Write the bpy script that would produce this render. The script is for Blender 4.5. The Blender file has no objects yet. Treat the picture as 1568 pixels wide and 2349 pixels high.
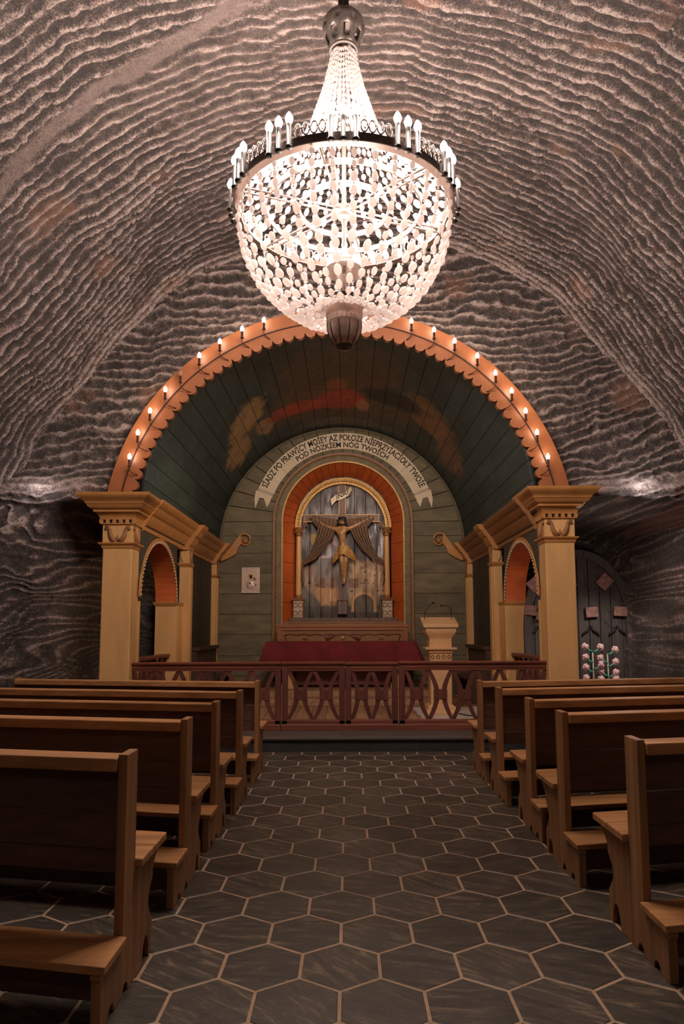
import bpy, bmesh, math, random
import numpy as np
from mathutils import Vector, Matrix

# ------------------------------------------------------------------ scene, camera, world, lights
S = bpy.context.scene
C = S.collection
random.seed(7)
PI = math.pi
S.view_settings.view_transform = 'Standard'
S.view_settings.look = 'None'
S.view_settings.gamma = 1.0
S.view_settings.use_curve_mapping = False
S.view_settings.exposure = 0.0

cam = bpy.data.cameras.new('camera')
cam.sensor_fit = 'VERTICAL'
cam.sensor_height = 36.0
cam.lens = 36.0 * 1643.0 / 2349.0
cam.shift_y = (1278.0 - 1174.5) / 2349.0
cam.shift_x = -(797.0 - 784.0) / 2349.0
cam.clip_start = 0.05
cam_o = bpy.data.objects.new('camera', cam)
C.objects.link(cam_o)
cam_o.matrix_world = Matrix.Translation((0, 0, 1.45)) @ Matrix.Rotation(math.radians(95.8), 4, 'X') @ Matrix.Rotation(-0.003, 4, 'Z')
S.camera = cam_o

W = bpy.data.worlds.new('world')
S.world = W
W.use_nodes = True
W.node_tree.nodes['Background'].inputs['Color'].default_value = (0.02, 0.017, 0.016, 1)
W.node_tree.nodes['Background'].inputs['Strength'].default_value = 0.3

def lamp(name, kind, loc, energy, color=(1, .86, .74), size=.05, target=None, cone=60, blend=.6, parent=None):
    l = bpy.data.lights.new(name, kind)
    l.energy = energy
    l.color = color
    if kind in ('POINT', 'SPOT'):
        l.shadow_soft_size = size
    if kind == 'AREA':
        l.size = size
    if kind == 'SPOT':
        l.spot_size = math.radians(cone)
        l.spot_blend = blend
    o = bpy.data.objects.new(name, l)
    C.objects.link(o)
    o.location = loc
    if target is not None:
        o.rotation_euler = (Vector(target) - Vector(loc)).to_track_quat('-Z', 'Y').to_euler()
    return o

WARM = (1.0, .72, .45)
NEUT = (1.0, .85, .76)
# unseen lamps inferred from lit surfaces, plus added fill lights marked below
lamp('hall_fill', 'POINT', (0.3, -2.4, 4.6), 60, NEUT, .3)  # added fill behind the camera, lifts the dark areas
lamp('chapel_lamp', 'SPOT', (-.1, 9.6, 5.15), 190, WARM, .08, (-.1, 14.8, 3.2), 75, .8)
lamp('niche_lamp', 'SPOT', (1.1, 12.7, 5.0), 150, (1, .84, .66), .05, (-.2, 15.2, 3.4), 46, .8)
lamp('chapel_lamp', 'POINT', (-.1, 12.0, 3.6), 22, WARM, .15)
lamp('passage_light', 'SPOT', (4.05, 9.75, 2.6), 95, (1, .88, .8), .05, (3.75, 11.2, .6), 70, .8)
lamp('passage_light', 'POINT', (3.75, 9.95, 2.2), 9, NEUT, .1)  # added fill, no source here, brightens the rock under the ledge
lamp('passage_light', 'POINT', (-4.0, 9.75, 1.6), 5, NEUT, .1)  # added fill, keeps the dark recess readable
lamp('ledge_lamp', 'POINT', (3.8, 9.0, 3.3), 4, (.95, .95, 1), .03)
lamp('ledge_lamp', 'POINT', (-3.95, 8.98, 3.3), 2.5, (.95, .95, 1), .03)
lamp('cornice_lamp', 'SPOT', (2.0, 9.7, 3.6), 200, WARM, .04, (-2.7, 10.8, 2.7), 46, .7)
lamp('cornice_lamp', 'SPOT', (-2.2, 9.7, 3.5), 40, WARM, .04, (2.5, 11.0, 2.4), 50, .7)

# ------------------------------------------------------------------ helpers: naming
OFF = {}
def tag(o, label=None, cat=None, group=None, kind=None):
    if label: o['label'] = label
    if cat: o['category'] = cat
    if group: o['group'] = group
    if kind: o['kind'] = kind
    return o

def thing(name, label, cat, loc=(0, 0, 0), rotz=0.0, group=None):
    o = bpy.data.objects.new(name, None)
    o.empty_display_size = .1
    C.objects.link(o)
    o.location = loc
    o.rotation_euler = (0, 0, rotz)
    OFF[o.name] = Vector(loc)
    return tag(o, label, cat, group)

def link(name, mesh, parent=None, off=None):
    o = bpy.data.objects.new(name, mesh)
    C.objects.link(o)
    if parent is not None:
        o.parent = parent
        OFF[o.name] = OFF.get(parent.name, Vector((0, 0, 0)))
    else:
        OFF[o.name] = Vector((0, 0, 0))
    return o

def dup(root, loc, rotz=None):
    r = root.copy(); C.objects.link(r); r.location = loc
    if rotz is not None: r.rotation_euler = (0, 0, rotz)
    OFF[r.name] = Vector(loc)
    for ch in list(root.children):
        c = ch.copy(); C.objects.link(c); c.parent = r
        for g in list(ch.children):
            d = g.copy(); C.objects.link(d); d.parent = c
    return r

# ------------------------------------------------------------------ helpers: meshes
class MB:
    def __init__(s):
        s.v = []; s.f = []
    def add(s, vs, fs):
        n = len(s.v)
        s.v += [tuple(p) for p in vs]
        s.f += [tuple(i + n for i in f) for f in fs]
        return s
    def box(s, x0, x1, y0, y1, z0, z1):
        return s.add([(x0, y0, z0), (x1, y0, z0), (x1, y1, z0), (x0, y1, z0), (x0, y0, z1), (x1, y0, z1), (x1, y1, z1), (x0, y1, z1)],
                     [(0, 3, 2, 1), (4, 5, 6, 7), (0, 1, 5, 4), (1, 2, 6, 5), (2, 3, 7, 6), (3, 0, 4, 7)])
    def obox(s, c, size, m=None):
        hx, hy, hz = size[0] / 2, size[1] / 2, size[2] / 2
        vs = [Vector((a * hx, b * hy, d * hz)) for d in (-1, 1) for a, b in ((-1, -1), (1, -1), (1, 1), (-1, 1))]
        if m is not None: vs = [m @ p for p in vs]
        c = Vector(c)
        return s.add([p + c for p in vs], [(0, 3, 2, 1), (4, 5, 6, 7), (0, 1, 5, 4), (1, 2, 6, 5), (2, 3, 7, 6), (3, 0, 4, 7)])
    def loops(s, L, close=True, cap=True):
        n = len(L[0]); vs = [p for l in L for p in l]; fs = []
        for k in range(len(L) - 1):
            for i in range(n if close else n - 1):
                j = (i + 1) % n
                fs.append((k * n + i, k * n + j, (k + 1) * n + j, (k + 1) * n + i))
        if cap:
            fs.append(tuple(range(n - 1, -1, -1)))
            fs.append(tuple((len(L) - 1) * n + i for i in range(n)))
        return s.add(vs, fs)
    def prism(s, poly, a0, a1, axis='y'):
        def P(p, a):
            return (a, p[0], p[1]) if axis == 'x' else (p[0], a, p[1]) if axis == 'y' else (p[0], p[1], a)
        return s.loops([[P(p, a0) for p in poly], [P(p, a1) for p in poly]])
    def band(s, A, B, a0, a1, axis='y', closed=False):
        """solid strip between the polylines A and B (same count), extruded from a0 to a1"""
        def P(p, a):
            return (a, p[0], p[1]) if axis == 'x' else (p[0], a, p[1]) if axis == 'y' else (p[0], p[1], a)
        L = [[P(a, a0), P(b, a0), P(b, a1), P(a, a1)] for a, b in zip(A, B)]
        if closed: L.append(L[0])
        return s.loops(L, True, not closed)
    def rect_rings(s, x0, x1, y0, y1, prof):
        L = []
        for o, z in prof:
            L.append([(x0 - o, y0 - o, z), (x1 + o, y0 - o, z), (x1 + o, y1 + o, z), (x0 - o, y1 + o, z)])
        return s.loops(L)
    def lathe(s, prof, c=(0, 0), seg=16, cap=True):
        L = [[(c[0] + r * math.cos(2 * PI * i / seg), c[1] + r * math.sin(2 * PI * i / seg), z) for i in range(seg)] for r, z in prof]
        return s.loops(L, True, cap)
    def tube(s, path, r, seg=6, cap=True):
        path = [Vector(p) for p in path]
        L = []
        up = Vector((0, 0, 1))
        for i, p in enumerate(path):
            d = (path[min(i + 1, len(path) - 1)] - path[max(i - 1, 0)]).normalized()
            a = d.cross(up)
            if a.length < .05: a = d.cross(Vector((1, 0, 0)))
            a.normalize(); b = d.cross(a)
            rr = r[i] if isinstance(r, (list, tuple)) else r
            L.append([p + a * rr * math.cos(2 * PI * k / seg) + b * rr * math.sin(2 * PI * k / seg) for k in range(seg)])
        return s.loops(L, True, cap)
    def ball(s, c, rx, ry=None, rz=None, seg=8, rings=5):
        ry = ry or rx; rz = rz or rx
        vs = [(c[0], c[1], c[2] - rz)]; fs = []
        for k in range(1, rings):
            a = -PI / 2 + PI * k / rings
            for i in range(seg):
                t = 2 * PI * i / seg
                vs.append((c[0] + rx * math.cos(a) * math.cos(t), c[1] + ry * math.cos(a) * math.sin(t), c[2] + rz * math.sin(a)))
        vs.append((c[0], c[1], c[2] + rz)); top = len(vs) - 1
        for i in range(seg):
            j = (i + 1) % seg
            fs.append((0, 1 + j, 1 + i))
            for k in range(rings - 2):
                fs.append((1 + k * seg + i, 1 + k * seg + j, 1 + (k + 1) * seg + j, 1 + (k + 1) * seg + i))
            fs.append((1 + (rings - 2) * seg + i, 1 + (rings - 2) * seg + j, top))
        return s.add(vs, fs)
    def torus(s, c, R, r, axis='z', seg=32, sub=6, sx=1, sy=1):
        L = []
        for i in range(seg):
            t = 2 * PI * i / seg
            l = []
            for k in range(sub):
                a = 2 * PI * k / sub
                q = R + r * math.cos(a)
                u, w, h = q * math.cos(t) * sx, q * math.sin(t) * sy, r * math.sin(a)
                l.append((c[0] + u, c[1] + w, c[2] + h) if axis == 'z' else (c[0] + u, c[1] + h, c[2] + w) if axis == 'y' else (c[0] + h, c[1] + u, c[2] + w))
            L.append(l)
        L.append(L[0])
        return s.loops(L, True, False)
    def mesh(s, name, mat, smooth=False, off=None):
        me = bpy.data.meshes.new(name)
        vs = s.v if off is None else [(p[0] - off[0], p[1] - off[1], p[2] - off[2]) for p in s.v]
        me.from_pydata(vs, [], s.f)
        if len(s.v) < 60000:
            bm = bmesh.new(); bm.from_mesh(me)
            bmesh.ops.recalc_face_normals(bm, faces=bm.faces)
            bm.to_mesh(me); bm.free()
        if smooth:
            me.polygons.foreach_set('use_smooth', [True] * len(me.polygons))
        if mat is not None: me.materials.append(mat)
        return me
    def build(s, name, mat, parent=None, smooth=False, bevel=0, local=False):
        off = None if (parent is None or local) else OFF.get(parent.name)
        o = link(name, s.mesh(name, mat, smooth, off), parent)
        if bevel:
            m = o.modifiers.new('bevel', 'BEVEL'); m.width = bevel; m.segments = 2; m.limit_method = 'ANGLE'
        if smooth == 'auto':
            pass
        return o

def smooth_angle(o, deg=35):
    me = o.data
    me.polygons.foreach_set('use_smooth', [True] * len(me.polygons))
    try:
        me.set_sharp_from_angle(angle=math.radians(deg))
    except Exception:
        pass
    return o

# ------------------------------------------------------------------ helpers: noise in numpy
def _h(x, y, z, seed):
    h = (x.astype(np.int64) * 374761393 + y.astype(np.int64) * 668265263 + z.astype(np.int64) * 2147483629 + seed * 1274126177) & 0xffffffff
    h = ((h ^ (h >> 13)) * 1274126177) & 0xffffffff
    h = (h ^ (h >> 16)) & 0xffffffff
    return h / 4294967295.0
def vn(x, y, z=0.0, seed=0):
    x = np.asarray(x, float); y = np.asarray(y, float); z = np.zeros_like(x) + z
    xi, yi, zi = np.floor(x), np.floor(y), np.floor(z)
    fx, fy, fz = x - xi, y - yi, z - zi
    fx, fy, fz = [t * t * t * (t * (t * 6 - 15) + 10) for t in (fx, fy, fz)]
    r = 0
    for a in (0, 1):
        for b in (0, 1):
            for c in (0, 1):
                w = (fx if a else 1 - fx) * (fy if b else 1 - fy) * (fz if c else 1 - fz)
                r = r + w * _h(xi + a, yi + b, zi + c, seed)
    return r
def fbm(x, y, z=0.0, seed=0, n=3):
    r = 0; a = .5; t = 0
    for k in range(n):
        r = r + a * vn(np.asarray(x) * 2 ** k, np.asarray(y) * 2 ** k, np.asarray(z) * 2 ** k, seed + 17 * k); t += a; a *= .5
    return r / t
def sstep(a, b, x):
    t = np.clip((x - a) / (b - a), 0, 1)
    return t * t * (3 - 2 * t)

# ------------------------------------------------------------------ helpers: materials
def lin(r, g, b):
    f = lambda c: (c / 255 / 12.92) if c / 255 <= .04045 else ((c / 255 + .055) / 1.055) ** 2.4
    return (f(r), f(g), f(b), 1.0)

def new_mat(name):
    m = bpy.data.materials.new(name); m.use_nodes = True
    nt = m.node_tree
    return m, nt, nt.nodes['Principled BSDF']

def nd(nt, t, **kw):
    n = nt.nodes.new(t)
    for k, v in kw.items():
        if k.startswith('i_'):
            n.inputs[k[2:].replace('_', ' ')].default_value = v
        else:
            setattr(n, k, v)
    return n

def simple(name, col, rough=.5, metal=0, var=.25, scale=8, bump=.0, stretch=(1, 1, 1), coord='Object', rnd=0.0, spec=.5):
    m, nt, b = new_mat(name)
    L = nt.links
    tc = nd(nt, 'ShaderNodeTexCoord')
    mp = nd(nt, 'ShaderNodeMapping'); mp.inputs['Scale'].default_value = stretch
    if coord == 'World':
        ge = nd(nt, 'ShaderNodeNewGeometry'); L.new(ge.outputs['Position'], mp.inputs['Vector'])
    else:
        L.new(tc.outputs[coord], mp.inputs['Vector'])
    no = nd(nt, 'ShaderNodeTexNoise', i_Scale=scale, i_Detail=6.0, i_Roughness=.6)
    if rnd:
        oi = nd(nt, 'ShaderNodeObjectInfo')
        ad = nd(nt, 'ShaderNodeVectorMath', operation='ADD')
        mu = nd(nt, 'ShaderNodeMath', operation='MULTIPLY'); mu.inputs[1].default_value = 37.0
        L.new(oi.outputs['Random'], mu.inputs[0])
        L.new(mp.outputs['Vector'], ad.inputs[0]); L.new(mu.outputs[0], ad.inputs[1])
        L.new(ad.outputs[0], no.inputs['Vector'])
    else:
        L.new(mp.outputs['Vector'], no.inputs['Vector'])
    cr = nd(nt, 'ShaderNodeValToRGB')
    cr.color_ramp.elements[0].position = .3; cr.color_ramp.elements[1].position = .72
    d = 1 - var; u = 1 + var
    cr.color_ramp.elements[0].color = (col[0] * d, col[1] * d, col[2] * d, 1)
    cr.color_ramp.elements[1].color = (min(1, col[0] * u), min(1, col[1] * u), min(1, col[2] * u), 1)
    L.new(no.outputs['Fac'], cr.inputs['Fac'])
    out = cr.outputs['Color']
    if rnd:
        hs = nd(nt, 'ShaderNodeHueSaturation')
        mr = nd(nt, 'ShaderNodeMapRange'); mr.inputs['To Min'].default_value = 1 - rnd; mr.inputs['To Max'].default_value = 1 + rnd
        L.new(oi.outputs['Random'], mr.inputs['Value']); L.new(mr.outputs[0], hs.inputs['Value']); L.new(out, hs.inputs['Color'])
        out = hs.outputs['Color']
    L.new(out, b.inputs['Base Color'])
    b.inputs['Roughness'].default_value = rough
    b.inputs['Metallic'].default_value = metal
    b.inputs['Specular IOR Level'].default_value = spec
    if bump:
        bp = nd(nt, 'ShaderNodeBump', i_Strength=bump, i_Distance=.01)
        L.new(no.outputs['Fac'], bp.inputs['Height']); L.new(bp.outputs['Normal'], b.inputs['Normal'])
    return m

def wood(name, col, axis='x', rough=.45, var=.35, rnd=.12, scale=3.0, coord='Object', spec=.4):
    st = {'x': (.35, 6, 6), 'y': (6, .35, 6), 'z': (6, 6, .35)}[axis]
    return simple(name, col, rough, 0, var, scale, .12, st, coord, rnd, spec)

def emit(name, col, strength):
    m, nt, b = new_mat(name)
    b.inputs['Base Color'].default_value = (1, 1, 1, 1)
    b.inputs['Emission Color'].default_value = (*col, 1)
    b.inputs['Emission Strength'].default_value = strength
    return m

M = {}
M['pew_x'] = wood('pew_wood_long', lin(178, 124, 78), 'x')  # lightened to carry the light on seats and top rails
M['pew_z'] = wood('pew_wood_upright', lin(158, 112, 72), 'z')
M['pew_back'] = wood('pew_wood_shaded', lin(98, 68, 54), 'x')  # same pew wood darkened: shade of the backs put into the colour
M['cream'] = simple('cream_painted_wood', lin(214, 164, 106), .4, 0, .16, 1.6, .03, (2, 2, .35), 'World')
M['ochre'] = simple('ochre_moulding_wood', lin(186, 128, 72), .35, 0, .15, 5, .03, (1, 1, 1), 'World')
M['carve'] = simple('brown_carving_wood', lin(140, 92, 52), .45, 0, .2, 9, .05, (1, 1, 1), 'World')
M['archwood'] = simple('orange_arch_wood', lin(154, 92, 56), .4, 0, .12, 3, .04, (2, 2, 2), 'World')
M['rail'] = wood('red_brown_rail_wood', lin(118, 64, 48), 'x', .4)
M['rail_z'] = wood('red_brown_baluster_wood', lin(98, 52, 42), 'z', .5)
M['platform'] = wood('platform_plank_wood', lin(165, 125, 90), 'y', .55, .3, .15)
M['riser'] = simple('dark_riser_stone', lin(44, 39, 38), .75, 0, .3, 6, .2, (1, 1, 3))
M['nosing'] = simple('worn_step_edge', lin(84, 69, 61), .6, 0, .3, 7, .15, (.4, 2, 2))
M['dark'] = simple('dark_iron', lin(48, 40, 38), .45, .6, .2, 10)
M['cable'] = simple('dark_cable', lin(52, 34, 28), .6, 0, .1, 10)
M['socket'] = simple('bronze_socket', lin(78, 52, 40), .4, .5, .2, 20)
M['bulb'] = emit('lit_bulb_glass', (1.0, .93, .82), 14)
M['bulb_off'] = simple('unlit_bulb_glass', lin(170, 130, 110), .15, 0, .1, 20)
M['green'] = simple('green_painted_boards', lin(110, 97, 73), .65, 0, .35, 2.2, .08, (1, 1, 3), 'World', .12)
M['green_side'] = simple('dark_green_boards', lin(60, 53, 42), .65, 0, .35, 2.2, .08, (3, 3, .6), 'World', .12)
M['backing'] = simple('dark_board_backing', lin(34, 30, 26), .9, 0, .2, 4)
M['orange'] = simple('vermilion_reveal_paint', lin(204, 100, 48), .55, 0, .18, 3, .05, (1, 1, 1), 'World', .06)
M['gold'] = simple('dull_gilding', lin(176, 132, 72), .42, .35, .4, 30, .3, (1, 1, 1), 'World')
M['trimgreen'] = simple('grey_green_moulding', lin(118, 104, 80), .6, 0, .25, 8, .05, (1, 1, 1), 'World')
M['parch'] = simple('cream_banner_paint', lin(226, 205, 178), .7, 0, .1, 4, .0, (1, 1, 1), 'World')
M['ink'] = simple('black_lettering_paint', lin(40, 32, 30), .7, 0, .1, 4)
M['velvet'] = simple('crimson_velvet', lin(112, 18, 26), .8, 0, .3, 5, .05, (1, 1, 1), 'World')
M['stone_white'] = simple('pale_ornament', lin(190, 172, 150), .6, 0, .2, 12, .1)
M['silver'] = simple('silver_icon_frame', lin(205, 178, 165), .35, .35, .25, 40, .3)
M['skin_wood'] = simple('polychrome_carved_wood', lin(160, 116, 78), .35, 0, .4, 9, .15, (1, 1, 1), 'World')
M['hair_wood'] = simple('dark_carved_hair', lin(44, 32, 28), .6, 0, .3, 20, .3)
M['cloth_gold'] = simple('golden_loincloth', lin(168, 122, 62), .5, .1, .35, 14, .2, (1, 1, .4), 'World')
M['net'] = simple('brown_net_drapery', lin(110, 82, 64), .8, 0, .55, 34, .5, (1, 1, .5), 'World')
M['cross'] = wood('grey_violet_cross_wood', lin(122, 98, 92), 'z', .6)
M['flower'] = simple('pink_paper_petals', lin(232, 190, 188), .7, 0, .15, 60, .2)
M['leaf'] = simple('teal_paper_leaves', lin(78, 150, 140), .7, 0, .2, 40, .1)
M['stem'] = simple('straw_stem', lin(222, 198, 170), .7, 0, .1, 20)
M['portal'] = wood('blackened_door_boards', lin(72, 64, 60), 'z', .7, .4)
M['redstone'] = simple('veined_red_stone', lin(138, 96, 88), .55, 0, .45, 14, .1)
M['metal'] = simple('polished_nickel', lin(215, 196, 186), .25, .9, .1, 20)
M['metal_dark'] = simple('dark_nickel', lin(104, 90, 84), .38, .75, .15, 20)
M['bronze'] = simple('dark_bronze', lin(92, 80, 74), .4, .6, .25, 25, .1)
M['tube'] = simple('dark_candle_tube', lin(52, 44, 41), .5, .2, .1, 20)
M['finial'] = simple('aged_wood_finial', lin(198, 168, 152), .6, 0, .25, 9, .15)

def crystal():
    m, nt, b = new_mat('milky_salt_crystal')
    L = nt.links
    out = nt.nodes['Material Output']
    b.inputs['Base Color'].default_value = (.46, .41, .39, 1)
    b.inputs['Roughness'].default_value = .22
    tr = nd(nt, 'ShaderNodeBsdfTranslucent'); tr.inputs['Color'].default_value = (.80, .73, .70, 1)
    mx = nd(nt, 'ShaderNodeMixShader'); mx.inputs[0].default_value = .66
    L.new(b.outputs[0], mx.inputs[1]); L.new(tr.outputs[0], mx.inputs[2]); L.new(mx.outputs[0], out.inputs['Surface'])
    return m
M['crystal'] = crystal()

def rock_mat():
    m, nt, b = new_mat('carved_rock_salt')
    L = nt.links
    ge = nd(nt, 'ShaderNodeNewGeometry')
    at = nd(nt, 'ShaderNodeAttribute', attribute_name='ridge')
    st = nd(nt, 'ShaderNodeAttribute', attribute_name='stain')
    n1 = nd(nt, 'ShaderNodeTexNoise', i_Scale=16.0, i_Detail=8.0, i_Roughness=.75)
    n2 = nd(nt, 'ShaderNodeTexNoise', i_Scale=60.0, i_Detail=4.0, i_Roughness=.7)
    n3 = nd(nt, 'ShaderNodeTexNoise', i_Scale=.9, i_Detail=3.0)
    vo = nd(nt, 'ShaderNodeTexVoronoi', i_Scale=42.0)
    for n in (n1, n2, n3, vo): L.new(ge.outputs['Position'], n.inputs['Vector'])
    # crushed salt lies on the ridges, clear dark crystal in the grooves
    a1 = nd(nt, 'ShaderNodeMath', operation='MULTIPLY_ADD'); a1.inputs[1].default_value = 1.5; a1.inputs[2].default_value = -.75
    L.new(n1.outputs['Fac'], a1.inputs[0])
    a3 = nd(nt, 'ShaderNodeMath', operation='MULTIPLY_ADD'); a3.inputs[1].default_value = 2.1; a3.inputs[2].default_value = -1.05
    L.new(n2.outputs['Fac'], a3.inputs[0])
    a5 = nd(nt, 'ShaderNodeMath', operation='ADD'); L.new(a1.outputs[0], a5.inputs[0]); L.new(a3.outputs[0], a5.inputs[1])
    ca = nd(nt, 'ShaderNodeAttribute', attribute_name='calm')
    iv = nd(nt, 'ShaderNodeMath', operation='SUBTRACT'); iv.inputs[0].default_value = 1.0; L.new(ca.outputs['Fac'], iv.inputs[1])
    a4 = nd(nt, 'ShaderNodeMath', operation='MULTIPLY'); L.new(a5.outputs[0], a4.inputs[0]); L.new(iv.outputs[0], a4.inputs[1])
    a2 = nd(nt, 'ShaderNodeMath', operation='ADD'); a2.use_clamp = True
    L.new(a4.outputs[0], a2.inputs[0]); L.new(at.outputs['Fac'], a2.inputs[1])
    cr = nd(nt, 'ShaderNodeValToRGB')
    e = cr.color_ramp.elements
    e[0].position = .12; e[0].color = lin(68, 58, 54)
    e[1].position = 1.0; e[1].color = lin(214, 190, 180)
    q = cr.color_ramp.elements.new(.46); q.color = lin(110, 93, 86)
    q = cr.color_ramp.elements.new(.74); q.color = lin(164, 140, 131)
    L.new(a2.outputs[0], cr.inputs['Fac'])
    mx = nd(nt, 'ShaderNodeMix', data_type='RGBA', blend_type='MULTIPLY')
    mx.inputs['Factor'].default_value = .5
    c3 = nd(nt, 'ShaderNodeValToRGB'); c3.color_ramp.elements[0].position = .3; c3.color_ramp.elements[1].position = .7
    c3.color_ramp.elements[0].color = (.6, .58, .57, 1); c3.color_ramp.elements[1].color = (1, 1, 1, 1)
    L.new(n3.outputs['Fac'], c3.inputs['Fac'])
    L.new(cr.outputs['Color'], mx.inputs['A']); L.new(c3.outputs['Color'], mx.inputs['B'])
    m2 = nd(nt, 'ShaderNodeMix', data_type='RGBA'); m2.inputs['B'].default_value = lin(176, 122, 92)
    L.new(st.outputs['Fac'], m2.inputs['Factor']); L.new(mx.outputs['Result'], m2.inputs['A'])
    L.new(m2.outputs['Result'], b.inputs['Base Color'])
    # scattered bright crystal faces
    gl = nd(nt, 'ShaderNodeMapRange'); gl.inputs['From Min'].default_value = .0; gl.inputs['From Max'].default_value = .16
    gl.inputs['To Min'].default_value = .18; gl.inputs['To Max'].default_value = .72
    L.new(vo.outputs['Distance'], gl.inputs['Value']); L.new(gl.outputs[0], b.inputs['Roughness'])
    bp = nd(nt, 'ShaderNodeBump', i_Strength=1.0, i_Distance=.045); bp2 = nd(nt, 'ShaderNodeBump', i_Strength=.7, i_Distance=.012)
    L.new(n1.outputs['Fac'], bp.inputs['Height']); L.new(n2.outputs['Fac'], bp2.inputs['Height'])
    L.new(bp.outputs['Normal'], bp2.inputs['Normal']); L.new(bp2.outputs['Normal'], b.inputs['Normal'])
    return m
M['rock'] = rock_mat()

def tile_mat():
    m, nt, b = new_mat('hexagonal_slate')
    L = nt.links
    tc = nd(nt, 'ShaderNodeTexCoord'); oi = nd(nt, 'ShaderNodeObjectInfo'); ge = nd(nt, 'ShaderNodeNewGeometry')
    vr = nd(nt, 'ShaderNodeVectorRotate', rotation_type='Z_AXIS')
    vx = nd(nt, 'ShaderNodeTexWhiteNoise', noise_dimensions='3D')
    sn = nd(nt, 'ShaderNodeVectorMath', operation='ADD')
    L.new(oi.outputs['Location'], vx.inputs['Vector'])
    mu = nd(nt, 'ShaderNodeMath', operation='MULTIPLY_ADD'); mu.inputs[1].default_value = 1.2; mu.inputs[2].default_value = -.3
    L.new(vx.outputs['Value'], mu.inputs[0]); L.new(ge.outputs['Position'], vr.inputs['Vector']); L.new(mu.outputs[0], vr.inputs['Angle'])
    mp = nd(nt, 'ShaderNodeMapping'); mp.inputs['Scale'].default_value = (3, 14, 3); L.new(vr.outputs[0], mp.inputs['Vector'])
    n1 = nd(nt, 'ShaderNodeTexNoise', i_Scale=1.6, i_Detail=9.0, i_Roughness=.72, i_Distortion=.8); L.new(mp.outputs[0], n1.inputs['Vector'])
    n2 = nd(nt, 'ShaderNodeTexNoise', i_Scale=45.0, i_Detail=5.0, i_Roughness=.7); L.new(ge.outputs['Position'], n2.inputs['Vector'])
    cr = nd(nt, 'ShaderNodeValToRGB'); e = cr.color_ramp.elements
    e[0].position = .35; e[0].color = lin(48, 40, 35); e[1].position = .74; e[1].color = lin(148, 122, 96)
    q = e.new(.54); q.color = lin(72, 61, 50)
    L.new(n1.outputs['Fac'], cr.inputs['Fac'])
    hs = nd(nt, 'ShaderNodeHueSaturation'); mr = nd(nt, 'ShaderNodeMapRange'); mr.inputs['To Min'].default_value = .75; mr.inputs['To Max'].default_value = 1.25
    L.new(vx.outputs['Value'], mr.inputs['Value']); L.new(mr.outputs[0], hs.inputs['Value']); L.new(cr.outputs['Color'], hs.inputs['Color'])
    L.new(hs.outputs[0], b.inputs['Base Color'])
    b.inputs['Roughness'].default_value = .46
    b.inputs['Specular IOR Level'].default_value = .6
    bp = nd(nt, 'ShaderNodeBump', i_Strength=.35, i_Distance=.006); L.new(n2.outputs['Fac'], bp.inputs['Height']); L.new(bp.outputs[0], b.inputs['Normal'])
    return m
M['tile'] = tile_mat()
M['grout'] = simple('pale_grout', lin(178, 146, 118), .85, 0, .15, 30, .2, (1, 1, 1), 'World')

def blobs(nt, base, P, items, noise_scale=3.0, amt=.5):
    """chain of soft painted patches; items: (cx, cy, rx, ry, angle, colour, strength) in the plane of P (world X, Y or Z)"""
    L = nt.links
    out = base
    ge = nd(nt, 'ShaderNodeNewGeometry')
    no = nd(nt, 'ShaderNodeTexNoise', i_Scale=noise_scale, i_Detail=5.0, i_Roughness=.65); L.new(ge.outputs['Position'], no.inputs['Vector'])
    sp = nd(nt, 'ShaderNodeSeparateXYZ'); L.new(ge.outputs['Position'], sp.inputs[0])
    cb = nd(nt, 'ShaderNodeCombineXYZ'); L.new(sp.outputs[P[0]], cb.inputs[0]); L.new(sp.outputs[P[1]], cb.inputs[1])
    for cx, cy, rx, ry, ang, col, k in items:
        mp = nd(nt, 'ShaderNodeMapping', vector_type='TEXTURE')
        mp.inputs['Location'].default_value = (cx, cy, 0); mp.inputs['Rotation'].default_value = (0, 0, ang); mp.inputs['Scale'].default_value = (rx, ry, 1)
        L.new(cb.outputs[0], mp.inputs['Vector'])
        ln = nd(nt, 'ShaderNodeVectorMath', operation='LENGTH'); L.new(mp.outputs[0], ln.inputs[0])
        ad = nd(nt, 'ShaderNodeMath', operation='MULTIPLY_ADD'); ad.inputs[1].default_value = amt * 2; L.new(no.outputs['Fac'], ad.inputs[0]); L.new(ln.outputs['Value'], ad.inputs[2])
        mr = nd(nt, 'ShaderNodeMapRange', interpolation_type='SMOOTHSTEP')
        mr.inputs['From Min'].default_value = 1.25 + amt * .6; mr.inputs['From Max'].default_value = .6 + amt; mr.inputs['To Max'].default_value = k
        L.new(ad.outputs[0], mr.inputs['Value'])
        mx = nd(nt, 'ShaderNodeMix', data_type='RGBA'); mx.inputs['B'].default_value = col
        L.new(mr.outputs[0], mx.inputs['Factor']); L.new(out, mx.inputs['A'])
        out = mx.outputs['Result']
    return out

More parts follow.
